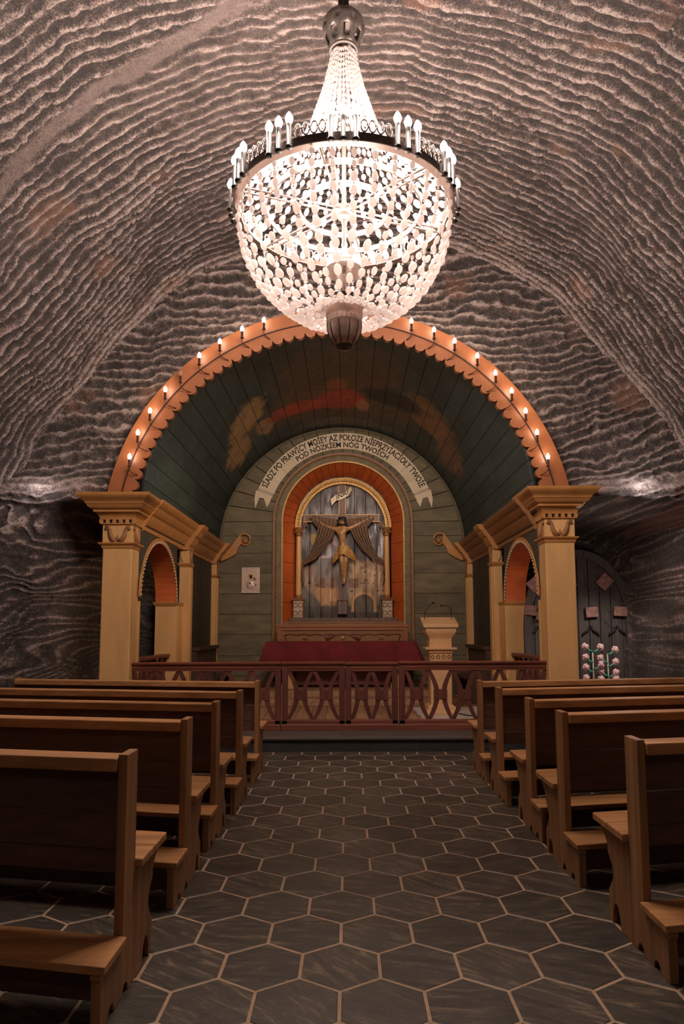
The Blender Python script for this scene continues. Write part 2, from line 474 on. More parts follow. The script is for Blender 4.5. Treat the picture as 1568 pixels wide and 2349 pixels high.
def vault_mat():
    m = simple('painted_vault_boards', lin(50, 66, 64), .6, 0, .45, 1.1, .06, (1.2, .5, 1.2), 'World', .1)
    nt = m.node_tree; b = nt.nodes['Principled BSDF']
    src = b.inputs['Base Color'].links[0].from_socket
    br = lin(104, 76, 54); oc = lin(176, 140, 96); rd = lin(176, 72, 56); dk = lin(40, 38, 40)
    out = blobs(nt, src, 'XY', [
        (-.1, 11.4, 1.3, 1.6, 0, br, .7),
        (-.1, 13.0, 1.7, 1.5, 0, br, .75),
        (-1.75, 12.2, .34, .8, .25, oc, .95), (-2.05, 13.3, .26, .8, .1, oc, .95), (-1.55, 13.2, .2, .5, .0, oc, .8),
        (1.45, 12.4, .5, .9, -.3, lin(140, 100, 66), .9), (1.9, 13.2, .28, .9, 0, lin(130, 96, 70), .8),
        (-.85, 13.05, .72, .40, .10, rd, 1.0), (-.1, 12.9, .5, .65, 0, rd, 1.0), (-.2, 12.1, .22, .35, 0, lin(150, 84, 60), .8),
        (.8, 12.4, .7, .5, -.1, dk, .95), (.3, 13.2, .18, .35, 0, lin(190, 132, 100), .8),
        (0, 14.3, 1.3, .3, 0, lin(110, 102, 84), .7)], 4.5, .5)
    ge = nd(nt, 'ShaderNodeNewGeometry'); mp = nd(nt, 'ShaderNodeMapping'); mp.inputs['Scale'].default_value = (3.2, 1.6, 3.2)
    nt.links.new(ge.outputs['Position'], mp.inputs['Vector'])
    n9 = nd(nt, 'ShaderNodeTexNoise', i_Scale=1.6, i_Detail=8.0, i_Roughness=.7, i_Distortion=1.2); nt.links.new(mp.outputs[0], n9.inputs['Vector'])
    c9 = nd(nt, 'ShaderNodeValToRGB'); c9.color_ramp.elements[0].position = .32; c9.color_ramp.elements[1].position = .68
    c9.color_ramp.elements[0].color = (.45, .45, .47, 1); c9.color_ramp.elements[1].color = (1.25, 1.25, 1.22, 1)
    nt.links.new(n9.outputs['Fac'], c9.inputs['Fac'])
    m9 = nd(nt, 'ShaderNodeMix', data_type='RGBA', blend_type='MULTIPLY'); m9.inputs['Factor'].default_value = .85
    nt.links.new(out, m9.inputs['A']); nt.links.new(c9.outputs['Color'], m9.inputs['B']); out = m9.outputs['Result']
    nt.links.new(out, b.inputs['Base Color'])
    return m
M['vault'] = vault_mat()

def attr_mat(name, attr, rough=.6):
    m, nt, b = new_mat(name)
    a = nd(nt, 'ShaderNodeAttribute', attribute_name=attr)
    ge = nd(nt, 'ShaderNodeNewGeometry')
    no = nd(nt, 'ShaderNodeTexNoise', i_Scale=30.0, i_Detail=5.0); nt.links.new(ge.outputs['Position'], no.inputs['Vector'])
    mr = nd(nt, 'ShaderNodeMapRange'); mr.inputs['To Min'].default_value = .55; mr.inputs['To Max'].default_value = 1.35
    nt.links.new(no.outputs['Fac'], mr.inputs['Value'])
    mx = nd(nt, 'ShaderNodeVectorMath', operation='SCALE'); nt.links.new(a.outputs['Color'], mx.inputs[0]); nt.links.new(mr.outputs[0], mx.inputs['Scale'])
    nt.links.new(mx.outputs[0], b.inputs['Base Color'])
    b.inputs['Roughness'].default_value = rough
    return m

# ------------------------------------------------------------------ the setting: carved salt cave
X0 = -.115          # axis of the chapel
SEC = [(-4.75, 0.0), (-4.72, 1.4), (-4.62, 2.6), (-4.34, 3.66), (-3.99, 4.23), (-3.26, 5.15), (-2.96, 5.56), (-2.24, 6.2), (-1.77, 6.5), (-.9, 6.8), (0, 6.9),
       (.8, 6.84), (1.5, 6.66), (2.0, 6.47), (2.41, 6.25), (2.77, 5.98), (3.07, 5.66), (3.69, 5.04), (4.12, 4.5), (4.45, 3.92), (4.72, 3.1), (4.85, 1.4), (4.9, 0.0)]
_s = np.array(SEC)
_l = np.concatenate([[0], np.cumsum(np.hypot(*np.diff(_s, axis=0).T))])
def section(t):
    k = 0.18
    xs = sum(np.interp(t + d, _l, _s[:, 0]) for d in (-2 * k, -k, 0, k, 2 * k)) / 5
    zs = sum(np.interp(t + d, _l, _s[:, 1]) for d in (-2 * k, -k, 0, k, 2 * k)) / 5
    return xs, zs

def grid_mesh(name, V, ok=None, attrs=()):
    ny, nx = V.shape[:2]
    idx = np.arange(ny * nx).reshape(ny, nx)
    q = np.stack([idx[:-1, :-1], idx[:-1, 1:], idx[1:, 1:], idx[1:, :-1]], -1).reshape(-1, 4)
    if ok is not None:
        keep = (ok[:-1, :-1] & ok[:-1, 1:] & ok[1:, 1:] & ok[1:, :-1]).reshape(-1)
        q = q[keep]
    me = bpy.data.meshes.new(name)
    me.vertices.add(ny * nx); me.vertices.foreach_set('co', V.reshape(-1).astype(np.float32))
    me.loops.add(q.size); me.loops.foreach_set('vertex_index', q.reshape(-1).astype(np.int32))
    me.polygons.add(len(q)); me.polygons.foreach_set('loop_start', np.arange(0, q.size, 4, dtype=np.int32))
    me.polygons.foreach_set('use_smooth', np.ones(len(q), dtype=bool))
    me.update(calc_edges=True)
    for n, a in attrs:
        at = me.attributes.new(n, 'FLOAT', 'POINT'); at.data.foreach_set('value', a.reshape(-1).astype(np.float32))
    return me

def ridges(ph, A, B, sc, seed):
    """sharp chisel ridges between broad grooves; A,B are surface coordinates"""
    p = ph - np.floor(ph)
    d = np.abs(p - .5) * 2
    fine = fbm(A * 14, B * 14, 0, seed, 4)
    big = fbm(A * .9, B * .9, 3.3, seed + 5, 2)
    row = np.floor(ph)
    brk = fbm(A * 1.7 + row * 5.7, row * 3.1, 1.7, seed + 9, 2)      # every ridge swells and fades along its length
    amp = .15 + 1.1 * sstep(.25, .68, brk) * (.5 + big)
    r = d ** 2.2 * amp
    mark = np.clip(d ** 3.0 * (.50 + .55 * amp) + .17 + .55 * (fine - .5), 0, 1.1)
    return r, mark, fine, big

def cave():
    ys = np.concatenate([np.linspace(-4.2, 2.4, 70)[:-1], np.linspace(2.4, 9.62, 640)])
    ts = np.linspace(0, _l[-1], 500)
    T, Y = np.meshgrid(ts, ys)
    xs, zs = section(T)
    e = .05
    xa, za = section(T - e); xb, zb = section(T + e)
    nx, nz = (zb - za), -(xb - xa)
    nl = np.hypot(nx, nz); nx /= nl; nz /= nl                       # points inwards
    g = np.clip(9.4 - Y, 0, 7)
    lift = 1 + .020 * g
    wide = 1 + .042 * g
    warp = .55 * (fbm(T * .35, Y * .35, 0, 3, 2) - .5) + .13 * (fbm(T * 1.6, Y * 1.2, 0, 8, 2) - .5) + .085 * (fbm(T * 5, Y * 5, 0, 9, 3) - .5) + .035 * (fbm(T * 15, Y * 15, 0, 10, 2) - .5)
    bb = T / 1.15 + 1.1 * fbm(T * .2, Y * .9, 0, 4, 2)
    blk = np.floor(bb); bf = sstep(.0, .05, bb - blk)
    slip = ((_h(blk, blk * 0, blk * 0, 12) - .5) * bf + (_h(blk - 1, blk * 0, blk * 0, 12) - .5) * (1 - bf)) * .07
    side = .05 * np.abs(xs) ** 1.4
    ph = (Y + warp + slip - side * .6) / .118
    r, mark, fine, big = ridges(ph, T, Y, .15, 21)
    smooth_patch = sstep(.60, .74, fbm(T * .55 + 9, Y * .7, 0, 33, 3))
    r = r * (1 - .75 * smooth_patch)
    # a broad pale vein crosses the carving on one side, flat patches lie on the other
    vy = np.interp(T, [5.5, 6.22, 6.79, 7.52, 8.1, 8.51, 9.2], [6.62, 6.45, 6.35, 6.25, 6.1, 5.92, 5.7])
    vein = sstep(.13, .05, np.abs(Y - vy + .10 * (fbm(T * 3, Y * 3, 0, 95, 2) - .5))) * sstep(5.6, 6.0, T) * sstep(9.0, 8.4, T)
    py = np.interp(T, [10.5, 11.1, 11.7, 12.7], [6.7, 6.6, 7.3, 8.1])
    flat = sstep(.30, .10, np.abs(Y - py + .5 * (fbm(T * 2, Y * 2, 0, 96, 3) - .5))) * sstep(10.2, 10.8, T) * sstep(13.2, 12.6, T) * .7
    r = r * (1 - .9 * vein) * (1 - .6 * flat)
    h = .042 * r + .16 * (fbm(T * .5, Y * .5, 0, 40, 2) - .5) + .022 * (fine - .5)
    z = np.where(zs > 3.3, 3.3 + (zs - 3.3) * lift, zs)
    V = np.stack([xs * wide + nx * h, Y, np.maximum(z + nz * h, -.05)], -1)
    seam = sstep(9.05, 9.3, Y) * .35
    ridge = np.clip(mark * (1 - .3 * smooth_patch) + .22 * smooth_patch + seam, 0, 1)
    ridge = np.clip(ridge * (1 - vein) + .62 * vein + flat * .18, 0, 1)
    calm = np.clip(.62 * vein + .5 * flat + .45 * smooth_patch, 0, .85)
    stain = .28 * sstep(.70, .80, fbm(T * 1.9, Y * 3.2, 0, 51, 4)) 
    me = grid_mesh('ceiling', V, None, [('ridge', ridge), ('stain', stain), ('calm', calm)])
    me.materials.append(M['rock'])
    o = link('ceiling', me); o['kind'] = 'structure'
    tag(o, 'carved rock salt cave vault with pale chisel ridges', None)
    return V

def arch_r(x, z):
    return np.hypot(x - X0, z - 2.67)

def end_wall():
    xs = np.linspace(-5.7, 5.8, 560); zs = np.linspace(-.05, 7.4, 500)
    X, Z = np.meshgrid(xs, zs)
    dx = X - X0
    jag = .10 * (fbm(X * 1.7, Z * 1.7, 0, 60, 3) - .5)
    # side passages under the ledges
    low = sstep(3.34, 3.16, Z + jag * 1.6 + .05 * np.abs(X))
    rec_l = sstep(-4.15, -3.55, X + .6 * jag - .10 * (Z - 1)) * (X < 0)
    rec_r = sstep(4.75, 4.42, X + .6 * jag) * (X > 0)
    deep = 2.55 * rec_l + 2.35 * rec_r
    base = 9.42 + .10 * (fbm(X * .6, Z * .6, 0, 61, 2) - .5) - .10 * sstep(3.0, 4.6, np.abs(X)) * (1 - low)
    ax = np.abs(dx)
    base = base - .22 * sstep(3.65, 3.25, Z) * sstep(3.0, 3.5, ax)             # ledge swells forwards above the passages
    base = base - low * .7 * sstep(3.9, 5.0, np.abs(X))
    D = base + low * deep
    # grooves: level courses that fan out from the arch
    sr = .5 + .5 * np.tanh(X * 1.2)
    tilt = (-.10 * (1 - sr) + .20 * sr) * (ax - 2.6) + .16 * np.sin(X * 1.3 + .4) * sr
    lower = sstep(3.3, 2.8, Z)
    warp = .5 * (fbm(X * .55, Z * .55, 0, 62, 2) - .5) + .20 * (fbm(X * 1.8, Z * 2.2, 0, 63, 2) - .5) + .09 * (fbm(X * 6, Z * 6, 0, 64, 3) - .5) + .035 * (fbm(X * 15, Z * 15, 0, 67, 2) - .5) + lower * (1.3 * (fbm(X * 1.1, Z * 1.1, 0, 66, 2) - .5) + .45 * (fbm(X * 3, Z * 3, 0, 68, 2) - .5))
    ph = (Z - tilt + warp) / .135
    r, mark, fine, big = ridges(ph, X, Z, .16, 70)
    h = .048 * r + .045 * (fine - .5)
    V = np.stack([X, D - h, Z], -1)
    R = arch_r(X, Z)
    ok = ~(((ax < 2.93) & (Z < 3.2)) | (R < 3.05) & (Z >= 3.0))
    stain = .35 * sstep(.70, .82, fbm(X * 1.3, Z * 1.3, 0, 71, 3))
    crust = sstep(.16, .04, np.abs(Z - 3.33 + jag)) * sstep(3.1, 3.4, ax)
    ridge = np.clip((mark * 1.08 + .05) * (1 - .25 * sstep(3.3, 3.0, Z)) * (1 - .35 * sstep(.8, 1.8, low * deep)) + .45 * crust, 0, 1)
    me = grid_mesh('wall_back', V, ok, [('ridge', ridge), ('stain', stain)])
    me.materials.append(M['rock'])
    o = link('wall_back', me); tag(o, 'rough salt end wall with level chisel marks around the wooden chapel arch', None, None, 'structure')

def front_wall():
    xs = np.linspace(-7, 7, 60); zs = np.linspace(-.05, 8, 40)
    X, Z = np.meshgrid(xs, zs)
    V = np.stack([X, -4.0 + .3 * (fbm(X, Z, 0, 80, 3) - .5), Z], -1)
    me = grid_mesh('wall_front', V, None, [('ridge', fbm(X * 2, Z * 8, 0, 81, 3) - .1), ('stain', X * 0)])
    me.materials.append(M['rock'])
    o = link('wall_front', me); tag(o, 'rough salt wall at the entrance end of the chamber', None, None, 'structure')
cave(); end_wall(); front_wall()

# ------------------------------------------------------------------ floor: hexagonal slate slabs in pale grout
def floor():
    m = MB().box(-5.6, 5.6, -4.1, 12.4, -.12, -.0025)
    fl = m.build('floor', M['grout'])
    tag(fl, 'floor of dark hexagonal slate slabs with pale grout joints', None, None, 'structure')
    w, row = .340, .338
    hx, hy = w / 2 - .0075, row * 2 / 3 - .0090
    def hexpts(k, z):
        return [(hx * k * a, hy * k * b, z) for a, b in ((0, 1), (-1, .5), (-1, -.5), (0, -1), (1, -.5), (1, .5))]
    bm = MB().loops([hexpts(1, -.02), hexpts(1, -.0015), hexpts(.985, 0)])
    me = bm.mesh('floor_tile', M['tile'])
    spots = []
    for r in range(-20, 20):
        y = 2.938 + r * row
        if y < -3.9 or y > 8.95: continue
        for k in range(-16, 17):
            x = -.037 + (.17 if r % 2 == 0 else 0) + k * w
            if abs(x) < 5.2: spots.append((x, y))
    def score(p):
        x, y = p
        if y < 2.2: return 99 + abs(x)
        vis = abs(x - .22) < 1.32
        if abs((x * 1643 / y)) > 860: return 50 + abs(x)
        return (0 if vis else 10) + y * .1
    spots.sort(key=score)
    for x, y in spots[:300]:
        t = link('floor_tile', me, fl); t.location = (x, y, random.uniform(-.0015, .001))
    rest = MB()
    base = hexpts(1, -.02) + hexpts(1, -.0025) + hexpts(.985, 0)
    for x, y in spots[300:]:
        L = [[(p[0] + x, p[1] + y, p[2]) for p in hexpts(1, -.02)], [(p[0] + x, p[1] + y, p[2]) for p in hexpts(.985, 0)]]
        rest.loops(L)
    t = rest.build('floor_tiles', M['tile'], fl); t['kind'] = 'stuff'
floor()

# ------------------------------------------------------------------ pews
PHI = math.radians(11.5)
def pew_profile():
    P = [(-.245, 0), (-.245, .17), (-.26, .19), (-.26, .208), (0, .208), (.0, .945), (.15, .945), (.15, .452), (.54, .452), (.525, .425), (.47, .40), (.435, .36), (.435, .325), (.415, .31)]
    for k in range(1, 8):
        a = k / 8 * PI
        P.append((.415 - .045 * math.sin(a), .31 - .14 * k / 8))
    P += [(.415, .165), (.435, .15), (.435, 0)]
    for k in range(0, 9):          # half-round cut in the foot
        a = k / 8 * PI
        P.append((.34 + .05 * math.cos(a), 0 + .105 * math.sin(a)))
    for k in range(0, 7):
        a = k / 6 * PI
        P.append((.05 + .035 * math.cos(a), .04 * math.sin(a)))
    for k in range(0, 7):
        a = k / 6 * PI
        P.append((-.12 + .035 * math.cos(a), .04 * math.sin(a)))
    return P

SHEAR = .21     # the rows run back obliquely from ends that are square to the aisle
def make_pew(side):
    s = -1 if side == 'L' else 1
    L = 2.72
    t = thing('church_pew', 'wooden pew', 'pew')
    P = pew_profile()
    def put(mb, name, mat, bev):
        mb.v = [(s * p[0], p[1] + SHEAR * p[0], p[2]) for p in mb.v]
        mb.build(name, mat, t, bevel=bev, local=True)
    for a in (0, L - .04):
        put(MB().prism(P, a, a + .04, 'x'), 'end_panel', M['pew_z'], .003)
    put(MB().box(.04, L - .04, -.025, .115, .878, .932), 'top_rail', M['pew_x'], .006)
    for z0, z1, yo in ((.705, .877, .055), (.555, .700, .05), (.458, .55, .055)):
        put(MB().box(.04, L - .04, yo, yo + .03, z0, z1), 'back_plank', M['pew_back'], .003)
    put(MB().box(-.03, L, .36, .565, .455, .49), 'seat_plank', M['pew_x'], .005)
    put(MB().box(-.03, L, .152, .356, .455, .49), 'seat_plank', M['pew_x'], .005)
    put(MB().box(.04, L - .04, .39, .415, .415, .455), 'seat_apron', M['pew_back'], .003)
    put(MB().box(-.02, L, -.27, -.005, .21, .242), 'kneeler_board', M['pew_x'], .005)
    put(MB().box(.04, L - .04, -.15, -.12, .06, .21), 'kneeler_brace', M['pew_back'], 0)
    return t

def place_pews():
    orient = {'L': ('left of the aisle', -PHI), 'R': ('right of the aisle', PHI)}
    spec = {'L': [(-.90, 3.14), (-.915, 4.30), (-.925, 5.28), (-.895, 6.22), (-.89, 7.37)],
            'R': [(1.315, 3.337), (1.305, 4.45), (1.32, 5.30), (1.302, 6.30), (1.30, 7.20)]}
    word = ['fifth from the altar rail and nearest the viewer', 'fourth from the altar rail', 'third from the altar rail', 'second from the altar rail', 'closest to the altar rail']
    for sd in 'LR':
        proto = make_pew(sd)
        for i, (x, y) in enumerate(spec[sd]):
            rz = 0.0
            loc = (x, y - (.15 if sd == 'L' else 0), 0)
            o = proto
            if i == 0:
                o.location = loc; o.rotation_euler = (0, 0, rz)
            else:
                o = dup(proto, loc, rz)
            tag(o, 'brown wooden pew %s, %s' % (orient[sd][0], word[i]), 'pew', 'wooden pews flanking the aisle')
place_pews()

# ------------------------------------------------------------------ altar platform
def platform():
    t = thing('altar_platform', 'low wooden altar platform behind a worn stone step', 'platform', (0, 8.73, 0))
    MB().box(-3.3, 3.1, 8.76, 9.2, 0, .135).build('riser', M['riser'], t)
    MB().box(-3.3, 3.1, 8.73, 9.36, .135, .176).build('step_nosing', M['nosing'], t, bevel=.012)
    MB().box(-3.06, 2.84, 9.2, 15.0, 0, .150).build('platform_core', M['backing'], t)
    n = 26
    for i in range(n):
        a = -3.06 + i * 5.9 / n
        MB().box(a + .003, a + 5.9 / n - .003, 9.36, 14.8, .15, .178).build('floor_plank', M['platform'], t)
platform()

# ------------------------------------------------------------------ chapel pillars
def scrolls(s, y, z0, xc, k=1.0):
    P = [(.022, .012), (.055, .03), (.085, .075), (.098, .12), (.105, .165), (.128, .198), (.150, .196), (.158, .175), (.146, .160), (.134, .170)]
    return [(xc + s * p[0] * k, y, z0 + p[1] * 1.02) for p in P]

def pillar(s, name_side):
    up = .0 if s < 0 else .06
    a0, a1 = sorted((X0 + s * 2.67, X0 + s * 3.05))
    y0, y1 = 9.2, 9.53
    xm = (a0 + a1) / 2
    t = thing('chapel_pillar', 'cream painted square pillar with moulded ochre capital, %s' % name_side, 'pillar', (xm, y0, .0), group='front pillars of the chapel')
    zt = 2.52 + up
    MB().box(a0, a1, y0, y1, .178, zt).build('shaft', M['cream'], t, bevel=.012)
    MB().rect_rings(a0, a1, y0, y1, [(.03, .178), (.03, .36), (.0, .40)]).build('plinth', M['cream'], t)
    MB().rect_rings(a0, a1, y0, y1, [(.0, zt - .02), (.012, zt), (.015, zt + .02), (.045, zt + .045), (.048, zt + .062), (.0, zt + .066)]).build('necking', M['ochre'], t)
    zb = zt + .066
    cap = MB().box(a0 - .004, a1 + .004, y0 - .004, y1, zb, zb + .235).build('capital', M['cream'], t)
    for q in (-1, 1):
        MB().tube(scrolls(q, y0 - .008, zb, xm), [.030, .036, .032, .027, .023, .021, .020, .018, .016, .013], 8).build('scroll_carving', M['carve'], cap, True)
    xi = X0 + s * 2.665
    for q in (-1, 1):
        pts = scrolls(q, 0, zb, 0, .85)
        MB().tube([(xi, (y0 + y1) / 2 + p[0], p[2]) for p in pts], [.030, .036, .032, .027, .023, .021, .020, .018, .016, .013], 8).build('scroll_carving', M['carve'], cap, True)
    MB().ball((xm, y0 - .006, zb + .05), .016, .012, .045).build('bud_carving', M['carve'], cap, True)
    zd = zb + .235
    MB().rect_rings(a0, a1, y0, y1, [(.0, zd), (.012, zd), (.012, zd + .058), (0, zd + .058)]).build('dentil_bed', M['backing'], t)
    MB().rect_rings(a0, a1, y0, y1, [(.012, zd - .004), (.03, zd), (.03, zd + .012), (.012, zd + .014)]).build('fillet', M['ochre'], t)
    for i in range(6):
        x = a0 - .02 + (a1 - a0 + .04) * i / 5
        MB().box(x - .024, x + .024, y0 - .032, y0 + .01, zd + .012, zd + .058).build('dentil', M['ochre'], t)
    for i in range(1, 6):
        y = y0 - .02 + (y1 - y0 + .02) * i / 5
        q = X0 + s * (2.67 - .032); q2 = X0 + s * 2.68
        MB().box(min(q, q2), max(q, q2), y - .022, y + .022, zd + .012, zd + .058).build('dentil', M['ochre'], t)
    z = zd + .058
    tiers = [[(.0, z - .004), (.034, z), (.036, z + .018), (.045, z + .045), (.072, z + .078), (.10, z + .092), (.105, z + .118), (0, z + .12)],
             [(.06, z + .118), (.112, z + .122), (.13, z + .135), (.158, z + .155), (.168, z + .18), (.185, z + .195), (.185, z + .21), (.0, z + .212)],
             [(.10, z + .211), (.192, z + .214), (.20, z + .228), (.232, z + .248), (.262, z + .275), (.272, z + .290), (.275, z + .318), (0, z + .32)]]
    for k, pr in enumerate(tiers):
        smooth_angle(MB().rect_rings(a0, a1, y0, y1, pr).build('cornice_tier', M['ochre'], t), 40)
    return t
pillar(-1, 'beside the empty dark recess')
pillar(1, 'beside the dark door with paper flowers')

# ------------------------------------------------------------------ chapel side walls, piers, side arches, entablatures
def side(s, word, word2):
    def xx(a): return X0 + s * a
    def bx(m, a0, a1, y0, y1, z0, z1):
        p, q = sorted((xx(a0), xx(a1))); return m.box(p, q, y0, y1, z0, z1)
    yc, ry, zs, rz = 10.51, .985, 1.90, .82
    N = 26
    arc = lambda k: [(yc - (ry + k) * math.cos(PI * i / N), zs + (rz + k) * math.sin(PI * i / N)) for i in range(N + 1)]
    p, q = sorted((xx(2.64), xx(2.97)))
    t = thing('side_arch', 'round side arch with %s reveal and bead trim, %s' % ('bright orange', word), 'arch', (xx(2.8), yc, .178), group='side arches of the chapel')
    A = arc(.012); B = [(a[0], 2.79) for a in A]
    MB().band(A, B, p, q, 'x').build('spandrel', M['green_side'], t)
    A = arc(0); B = arc(.018)
    # reveal in curved boards
    for i in range(0, N, 2):
        MB().band(A[i:i + 3], B[i:i + 3], p + .004, q - .004, 'x').build('reveal_board', M['orange'], t)
    A = arc(.015); B = arc(.075)
    e = sorted((xx(2.625), xx(2.645)))
    smooth_angle(MB().band(A, B, e[0], e[1], 'x').build('archivolt', M['ochre'], t), 40)
    bd = MB()
    for i in range(44):
        a = PI * (i + .5) / 44
        bd.ball((xx(2.63), yc - (ry + .012) * math.cos(a), zs + (rz + .012) * math.sin(a)), .016, .016, .018, 6, 4)
    o = bd.build('bead_trim', M['stone_white'], t, True); o['kind'] = 'stuff'
    # piers under the arch
    bx(MB(), 2.63, 2.97, 11.5, 11.95, .178, zs - .06).build('pier', M['cream'], t, bevel=.006)
    bx(MB(), 2.66, 2.97, 9.535, 9.6, .178, zs - .06).build('pier', M['cream'], t)
    for y0, y1 in ((11.5, 11.92),):
        a, b = sorted((xx(2.64), xx(2.97)))
        MB().rect_rings(a, b, y0, y1, [(0, zs - .07), (.012, zs - .055), (.03, zs - .02), (.032, zs), (0, zs + .002)]).build('impost', M['ochre'], t)
    # plank wall behind the pilaster
    w = thing('plank_wall', 'dark green upright plank wall %s' % word2, 'wall', (xx(2.8), 13.4, .178), group='plank side walls of the chapel')
    bx(MB(), 2.68, 2.74, 12.1, 14.85, .178, 2.79).build('wall_backing', M['backing'], w)
    n = 9
    for i in range(n):
        y0 = 12.2 + i * 2.4 / n
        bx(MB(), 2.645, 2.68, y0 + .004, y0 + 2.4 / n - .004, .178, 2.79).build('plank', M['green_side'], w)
    # pilasters
    for y0, y1, nm in ((11.95, 12.22, 'mid'), (14.48, 14.74, 'back')):
        P = thing('wall_pilaster', 'slim cream pilaster %s on the %s' % ('between side arch and plank wall' if nm == 'mid' else 'in the far corner of the chapel', 'side of the icon' if s < 0 else 'side of the lectern'), 'pilaster', (xx(2.6), y0, .178), group='slim pilasters of the chapel')
        bx(MB(), 2.545, 2.70, y0, y1, .178, 2.52).build('shaft', M['cream'], P, bevel=.004)
        bx(MB(), 2.52, 2.545, y0 + .05, y1 - .05, .178, 2.50).build('raised_strip', M['cream'], P, bevel=.003)
        a, b = sorted((xx(2.545), xx(2.70)))
        MB().rect_rings(a, b, y0, y1, [(0, 2.50), (.01, 2.52), (.03, 2.55), (.032, 2.57), (0, 2.575)]).build('necking', M['ochre'], P)
        cp = bx(MB(), 2.54, 2.70, y0 - .004, y1, 2.575, 2.79).build('capital', M['cream'], P)
        MB().tube(scrolls(s, y0 - .008, 2.58, xx(2.625), .62), .011, 5).build('scroll_carving', M['carve'], cp, True)
        pts = scrolls(1, 0, 2.58, 0, .7)
        for k in (-1, 1):
            MB().tube([(xx(2.535), (y0 + y1) / 2 + k * p_[0], p_[2]) for p_ in pts], .011, 5).build('scroll_carving', M['carve'], cp, True)
    # entablature running along the wall
    E = thing('entablature', 'ochre moulded cornice running along the chapel wall %s' % word2, 'cornice', (xx(2.8), 12.0, 2.79), group='side cornices of the chapel')
    prof = [(0, 2.79), (.015, 2.80), (.02, 2.85), (.035, 2.86), (.05, 2.885), (.062, 2.90), (.09, 2.955), (.105, 2.985), (.108, 3.0), (.125, 3.005), (.15, 3.03), (.175, 3.07), (.19, 3.09), (.195, 3.105), (.215, 3.115), (.24, 3.15), (.262, 3.175), (.27, 3.21)]
    def poly(k): return [(xx(2.95), 2.79)] + [(xx(2.64 - o - k), z) for o, z in prof] + [(xx(2.95), 3.21)]
    smooth_angle(MB().prism(poly(0), 9.56, 14.79, 'y').build('cornice', M['carve'] if s > 0 else M['ochre'], E), 40)
    smooth_angle(MB().prism(poly(.085), 11.9, 12.27, 'y').build('cornice_break', M['ochre'], E), 40)
    smooth_angle(MB().prism(poly(.085), 14.43, 14.79, 'y').build('cornice_break', M['ochre'], E), 40)
    dr = MB()
    for i in range(90):
        y = 9.6 + i * 2.28 / 90
        bx(dr, 2.60, 2.63, y, y + .014, 2.855, 2.882)
    dr.build('dentil_row', M['backing'], E)['kind'] = 'stuff'
    # volute that ends the cornice on the back wall
    V = thing('scroll_volute', 'carved scroll volute on the green back wall, above the %s' % ('small silver icon' if s < 0 else 'wooden lectern'), 'carving', (xx(2.2), 14.78, 3.0), group='scroll volutes on the back wall')
    cx, cz = xx(2.02), 3.30
    pts = []
    for i in range(46):
        a = i / 45 * 2.55 * PI
        r = .155 * (1 - .74 * i / 45)
        ang = PI * .80 - a if s < 0 else PI * .20 + a
        pts.append((cx + r * math.cos(ang), 14.76, cz + r * math.sin(ang)))
    MB().tube(pts, [.024 - .010 * i / 45 for i in range(46)], 6).build('spiral', M['ochre'], V, True)
    MB().ball((cx, 14.765, cz), .075, .03, .075, 12, 6).build('rosette', M['carve'], V, True)
    stem = [(xx(2.50), 3.08), (xx(2.40), 3.11), (xx(2.29), 3.19), (xx(2.19), 3.34), (xx(2.10), 3.44)]
    low = [(xx(2.50), 2.86), (xx(2.34), 2.93), (xx(2.19), 3.02), (xx(2.15), 3.14), (xx(2.08), 3.24)]
    MB().band(stem, low, 14.72, 14.79, 'y').build('neck', M['ochre'], V, bevel=.01)
side(-1, 'opening on the empty dark recess', 'on the side of the icon')
side(1, 'opening on the dark door', 'on the side of the lectern')

# ------------------------------------------------------------------ front arch with scalloped edge
AZ = 2.67
def front_arch():
    t = thing('scalloped_arch', 'broad orange brown wooden arch with scalloped inner edge over the chapel', 'arch', (X0, 9.3, 3.2))
    a0, a1 = math.radians(9.6), math.radians(180 - 9.6)
    N = 96
    P = lambda r, a: (X0 + r * math.cos(a), AZ + r * math.sin(a))
    ang = [a0 + (a1 - a0) * i / N for i in range(N + 1)]
    nb = 8
    for k in range(nb):
        seg = ang[k * N // nb:(k + 1) * N // nb + 1]
        smooth_angle(MB().band([P(2.885, a) for a in seg], [P(3.106, a) for a in seg], 9.30, 9.37, 'y').build('arch_board', M['archwood'], t), 40)
    n = 52; A = []; B = []
    for k in range(n):
        for i in range(9):
            u = i / 8
            a = a0 + (a1 - a0) * (k + u) / n
            A.append(P(2.79 - .07 * math.sqrt(max(0, 1 - (2 * u - 1) ** 2)), a)); B.append(P(2.895, a))
    smooth_angle(MB().band(A, B, 9.275, 9.345, 'y').build('scalloped_edge', M['archwood'], t), 40)
    MB().tube([(*[P(2.905, a)[0]], 9.268, P(2.905, a)[1]) for a in ang], .009, 5).build('cable', M['cable'], t, True)
front_arch()

